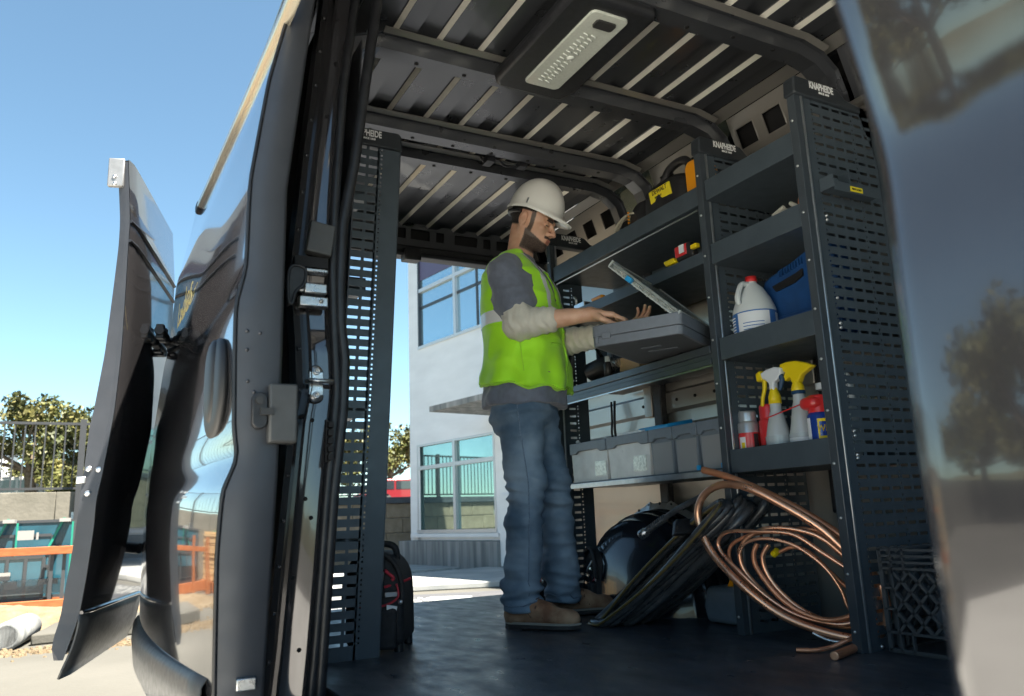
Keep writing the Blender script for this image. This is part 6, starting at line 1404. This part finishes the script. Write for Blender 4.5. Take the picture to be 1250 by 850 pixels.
# beard with a little volume, as hair
bm_ = (dark > .55) & (u_ < -.03) & hd_
Pn = nrmls(me); disp = .0035+.0025*vnoise(P[bm_], (300, 300, 300)) if bm_.any() else 0
extract(me, (dark > .86) & (u_ < -.075) & hd_, .0012, 'beard', 'beard_hair', man)
hm_ = (np.clip(hairm, 0, 1) > .6) & hd_; extract(me, hm_, .002, 'hair', 'hair', man)

# ---- hard hat
mb = MB(); rows = []; n = 56
for i in range(n):
    a = 2*math.pi*i/n; ca, sa = math.cos(a), math.sin(a); row = []
    vis = max(0, ca)**2.2*.050; dip = -.012*max(0, -ca) - .006*max(0, ca)
    rx, ry, ht = .128, .108, .150
    row.append(hp(-.003+(rx+.002+vis*.8)*ca, (ry+.002)*sa, .034+dip-.004-vis*.18)); row.append(hp(-.003+(rx+.005+vis)*ca, (ry+.005)*sa, .036+dip-vis*.22)); row.append(hp(-.003+(rx+.005+vis)*ca, (ry+.005)*sa, .041+dip-vis*.20)); row.append(hp(-.003+(rx+.002+vis*.3)*ca, (ry+.001)*sa, .046+dip))
    for j in range(1, 15):
        ph = math.pi/2*j/14; rr = math.cos(ph)**.88; ridge = .0045*math.exp(-(sa*rr/.16)**2)*math.sin(ph)*(1 if True else 0)
        row.append(hp(-.003+rx*ca*rr-.008*math.sin(ph), ry*sa*rr, .046+dip*(1-j/14)+ht*math.sin(ph)**.95+ridge))
    rows.append([tuple(p) for p in row])
mb.grid(rows, smooth=True, closeu=True, flip=False); hat = part('hard_hat', mb, 'hat_white', man)
rows = []
for i in range(n):
    a = 2*math.pi*i/n; ca, sa = math.cos(a), math.sin(a); rows.append([tuple(hp(-.012+.122*ca*q, .102*sa*q, z)) for q, z in ((1, .040), (.9, .09), (.5, .13), (0.02, .14))])
part('hat_liner', MB().grid(rows, smooth=True, closeu=True, flip=True), 'black_plastic', hat)
part('suspension_band', MB().tube([tuple(hp(-.02+.098*math.cos(a), .084*math.sin(a), .018+.012*math.cos(a))) for a in np.linspace(math.pi*.55, math.pi*1.45, 16)], .010, 8), 'black_plastic', hat)
for a in (95, 265): part('accessory_slot', MB().obox(hp(.001+.123*math.cos(R(a)), .110*math.sin(R(a)), .060), tuple(hf*.003), tuple(hs_*.003), tuple(hu*.012)), 'edge_silver', hat)

# ---- jeans
j = SDF((1.38, 2.66, 0.03), (1.98, 3.16, 1.02), 0.0075)
j.fn(torso(-.024, -.022, .80, .955), LO, HI, k=.03)
j.ell(P_(-.038, -.05, .85), (.080, .082, .11), k=.07); j.ell(P_(-.038, .06, .85), (.080, .082, .11), k=.07)
for hip, kn_, an in ((rhip, rkn, ran), (lhip, lkn, lan)):
    j.cap(hip, kn_+(hip-kn_)*.15, .094, .078, k=.04); j.cap(kn_+(hip-kn_)*.15, kn_-(kn_-an)*.25, .078, .070, k=.03); j.cap(kn_-(kn_-an)*.25, an, .071, .079, k=.03)
j.fn(lambda P: -(P[..., 2]-0.068)+0.0*P[..., 0], (0, 0, 0), (9, 9, 9)); j.ops[-1]['sub'] = 2
jm = j.mesh('jeans', 2); P = arr(jm); Nn = nrmls(jm)
w1 = vnoise(P, (5, 5, 17), 3) ; w2 = vnoise(P, (10, 10, 42), 9)
amp = .006+.012*np.exp(-((P[:, 2]-.50)/.11)**2)+.016*np.exp(-((P[:, 2]-.15)/.10)**2)+.008*np.exp(-((P[:, 2]-.84)/.06)**2)
fold = 1-2*np.abs(vnoise(P, (6, 6, 22), 21)); side_ = vnoise(P, (4, 4, 2.0), 30)
P2 = P+Nn*(amp*(.85*w1+.5*w2+.75*(fold-.5))+.006*side_)[:, None]; P2[:, 2] = np.maximum(P2[:, 2], .05); setco(jm, P2)
jeans = link('jeans', jm, 'denim', man)
for pts in ([rhip+V3(-.055, -.075, .06), rhip+V3(-.050, -.082, -.1), rkn+V3(-.030, -.074, .05), rkn+V3(-.028, -.070, -.12), ran+V3(-.01, -.078, .03)],):
    # side seam projected on to the cloth
    from mathutils.bvhtree import BVHTree
    bv = BVHTree.FromPolygons([Vector(p) for p in P2], [tuple(p.vertices) for p in jm.polygons])
    path = [bv.find_nearest(Vector(q))[0] for q in smoothpath([tuple(p) for p in pts], 12)]; part('seam', MB().tube(path, .0026, 6), 'denim_light', jeans)
    path = [bv.find_nearest(Vector(q))[0] for q in smoothpath([tuple(P_(.10, -.09, .93)), tuple(P_(.06, -.15, .89)), tuple(P_(.0, -.17, .90))], 8)]; part('pocket_edge', MB().tube(path, .0022, 6), 'denim_light', jeans)
for an in (ran, lan):
    ring_ = [bv.find_nearest(Vector(tuple(an+V3(.10*math.cos(a), .10*math.sin(a), -.012))))[0] for a in np.linspace(0, 2*math.pi, 30, endpoint=False)]
    part('cuff_stitch', MB().tube(ring_, .0025, 5, closed=True), 'denim_light', jeans)

# ---- t-shirt
t_ = SDF((1.34, 2.58, 0.80), (1.95, 3.16, 1.62), 0.0075)
t_.fn(torso(.006, .010, .878, 1.545, flare=.012), LO, HI, k=.02)
for sh, el in ((rsh, rel), (lsh, lel)):
    t_.ell(sh+V3(0, 0, -.005), (.062, .062, .062), k=.04); e = sh+(el-sh)*.62; t_.cap(sh, e, .066, .077, k=.04)
t_.cap(P_(-.018, 0, 1.50), P_(-.0, 0, 1.62), .062, .05, k=.008, sub=True)
tm = t_.mesh('t_shirt', 2); P = arr(tm); Nn = nrmls(tm)
amp = .004+.006*np.exp(-((P[:, 2]-.92)/.05)**2)
setco(tm, P+Nn*(amp*(vnoise(P, (14, 14, 9), 2)+.6*vnoise(P, (30, 30, 20), 4))+.010*(1-2*np.abs(vnoise(P, (8, 8, 14), 7))-.5))[:, None])
tee = link('t_shirt', tm, 'tee_slate', man)
# ---- long undershirt sleeves and collar
u = SDF((1.34, 2.50, 1.05), (1.98, 3.10, 1.60), 0.0065)
mid = rel+(rwr-rel)*.42
u.cap(rsh+(rel-rsh)*.5, rel, .063, .066, k=.02); u.cap(rel, mid, .066, .053, k=.02)
mid2 = lel+(lwr-lel)*.93; u.cap(lsh+(lel-lsh)*.5, lel, .062, .062, k=.02); u.cap(lel, mid2, .062, .044, k=.02)
u.cap(P_(-.018, 0, 1.46), P_(-.012, 0, 1.520), .066, .062, k=.01)
um = u.mesh('undershirt', 2); P = arr(um); Nn = nrmls(um)
# gathers run round the arm
al = (P-rel)@unit_(rwr-rel); al2 = (P-lel)@unit_(lwr-lel); isr = np.linalg.norm(P-(rel+rsh)/2, axis=1) < np.linalg.norm(P-(lel+lsh)/2, axis=1); al = np.where(isr, al, al2)
wv = np.sin(al*170+4*vnoise(P, (18, 18, 18), 1)+(P[:, 2]-1.2)*60)*.0028+.004*vnoise(P, (20, 20, 20), 5)
neck_ = P[:, 2] > 1.45; wv[neck_] = 0; setco(um, P+Nn*wv[:, None]); link('undershirt', um, 'undershirt', man)

# ---- vest
ve = SDF((1.32, 2.60, 0.90), (1.90, 3.18, 1.62), 0.0065)
ve.fn(torso(.020, .022, .955, 1.555, flare=.016), LO-V3(.03, .03, 0), HI+V3(.03, .03, 0), k=.01)
def armhole(sg):
    def f(P):
        ff, s2, zz = tl(P); return np.maximum(np.sqrt(((ff-(.016))/.064)**2+((zz-1.352)/.104)**2)-1, 0)*.07 + np.minimum(np.sqrt(((ff-(.016))/.064)**2+((zz-1.352)/.104)**2)-1, 0)*.07 + np.maximum(.09-s2*sg, 0)
    return f
for sg in (-1, 1): ve.fn(armhole(sg), LO-V3(.05, .05, 0), HI+V3(.05, .05, 0), k=.004, sub=True)
def vneck(P):
    ff, s2, zz = tl(P); return np.maximum((np.abs(s2)-np.clip((zz-1.27)*.33, -1, .075))*.9, .02-ff)
ve.fn(vneck, LO-V3(.05, .05, 0), HI+V3(.05, .05, 0), k=.004, sub=True)
ve.cap(P_(-.018, 0, 1.46), P_(-.004, 0, 1.64), .074, .072, k=.004, sub=True)
vm = ve.mesh('vest', 2); P = arr(vm); Nn = nrmls(vm); ff, s2, zz = tl(P)
drape = np.clip((1.28-zz)/.25, 0, 1); ph = np.arctan2(s2, ff)
fold = np.sin(ph*9+3*vnoise(P, (3, 3, 4), 1)+zz*5)*.006*drape + .010*drape*vnoise(P, (7, 7, 3), 8) + .009*(1-2*np.abs(vnoise(P, (8, 8, 10), 11))-.5)
hemw = np.where(zz < .96, .006*np.sin(ph*7+1), 0)
P2 = P+Nn*fold[:, None]; P2[:, 2] += hemw - .035*np.clip((ff+.15)/.3, 0, 1)*(zz < 1.05)*np.clip((1.05-zz)/.1, 0, 1) + .02*(zz < 1.05)*np.clip((1.05-zz)/.1, 0, 1)
setco(vm, P2); vest = link('vest', vm, 'vest_lime', man)
for p in (Nn,): Nn = nrmls(vm)
out = np.abs(Nn[:, 2]) < .75
extract(vm, (zz > 1.215) & (zz < 1.268) & out & (((ff/.17)**2+(s2/.19)**2) > .8), .0022, 'reflective_band', 'reflective', vest)
for sg in (-1, 1): extract(vm, (s2*sg > .070) & (s2*sg < .103) & (ff > .02) & (zz > 1.272) & (zz < 1.53), .0022, 'reflective_band', 'reflective', vest)
for sg in (-1, 1): extract(vm, (s2*sg > .070) & (s2*sg < .103) & (ff < -.02) & (zz > 1.272) & (zz < 1.53), .0022, 'reflective_band', 'reflective', vest)
bvv = BVHTree.FromPolygons([Vector(p) for p in P2], [tuple(p.vertices) for p in vm.polygons])
def on_vest(f, s, z): q = bvv.find_nearest(Vector(tuple(P_(f, s, z)))); return q[0]+q[1]*.0015
part('zip', MB().tube([on_vest(.25, .0, z) for z in np.linspace(.95, 1.27, 20)], .004, 6), 'vest_binding', vest)
part('pocket_edge', MB().tube([on_vest(.22, s, 1.12+.0*s) for s in np.linspace(-.04, -.13, 10)], .003, 6), 'vest_binding', vest)
part('hem_binding', MB().tube([on_vest(.2*math.cos(a), .2*math.sin(a), .945-.015*math.cos(a)) for a in np.linspace(0, 2*math.pi, 60, endpoint=False)], .005, 6, closed=True), 'vest_binding', vest)
for z in (1.03, 1.08): pass
mb = MB(); mb.tube([on_vest(.2*math.cos(a), -.2, z) for a, z in ((1.2, 1.0), (1.25, 1.08), (1.3, 1.16), (1.3, 1.21))], .002, 5); part('side_seam', mb, 'vest_binding', vest)

# ---- boots
def boot(heel, toe, ank, seed):
    heel, toe = V3(*heel, 0), V3(*toe, 0); d = unit_(toe-heel); s = V3(-d[1], d[0], 0); L_ = np.linalg.norm(toe-heel); q = lambda a, b_, z: heel+d*a*L_+s*b_+V3(0, 0, z)
    o = SDF(np.minimum(heel, toe)-V3(.08, .08, .01), np.maximum(heel, toe)+V3(.08, .08, .22), .0055)
    Rm = np.array([d, s, V3(0, 0, 1)])
    o.cap(q(.15, 0, .062), q(.22, 0, .15), .038, .043, k=.03); o.ell(q(.14, 0, .050), (.045, .036, .040), Rm, k=.02)
    o.ell(q(.45, .002, .055), (.085, .040, .042), Rm, k=.03); o.ell(q(.74, .002, .044), (.075, .046, .034), Rm, k=.03); o.ell(q(.84, 0, .040), (.045, .040, .030), Rm, k=.02)
    o.cap(q(.25, 0, .105), q(.55, 0, .070), .034, .030, k=.03)
    m_ = o.mesh('boot', 2); P = arr(m_); Nn = nrmls(m_); P = P+Nn*(.0018*vnoise(P, (60, 60, 60), seed))[:, None]; P[:, 2] = np.maximum(P[:, 2], .022); setco(m_, P)
    bt = link('boot', m_, 'suede', man)
    pl = []
    for i in range(40):
        a = 2*math.pi*i/40; x = .5+.5*math.cos(a); w = np.interp(x, [0, .1, .3, .5, .75, .92, 1], [0, .030, .037, .040, .050, .038, 0])*(1 if math.sin(a) > 0 else -1)
        pl.append((x*L_*1.0, w*1.0))
    U, V_, H_ = Vector(d), Vector(s), Vector(heel)
    part('welt', MB().prism([(a*1.012-.001, b_*1.03) for a, b_ in pl], .008, (U, V_, Z), H_+Z*.0245, smooth=False), 'boot_welt', bt)
    part('sole', MB().prism(pl, .016, (U, V_, Z), H_+Z*.0125), 'boot_sole', bt, bevel=.003)
    part('heel_block', MB().prism([(a, b_) for a, b_ in pl if a < L_*.30] , .010, (U, V_, Z), H_+Z*.0050), 'boot_sole', bt)
    mb = MB()
    bvb = BVHTree.FromPolygons([Vector(p) for p in P], [tuple(p.vertices) for p in m_.polygons])
    for k in range(5):
        x = .30+.062*k; mb.tube([bvb.find_nearest(Vector(tuple(q(x+.015*(1 if e > 0 else -1)*(k % 2*2-1), e, .14-.045*k*.5))))[0]+Z*.002 for e in np.linspace(-.024, .024, 7)], .0028, 5)
    part('laces', mb, 'suede_dark', bt)
    mb = MB(); mb.tube([bvb.find_nearest(Vector(tuple(q(x, sg, z))))[0] for sg, x, z in ((-.06, .05, .085), (-.06, .2, .09), (-.06, .34, .075), (-.06, .40, .04))], .0022, 5); part('stitching', mb, 'suede_dark', bt)
boot((1.492, 2.918), (1.682, 2.660), ran, 1)
boot((1.792, 3.080), (2.105, 3.040), lan, 5)
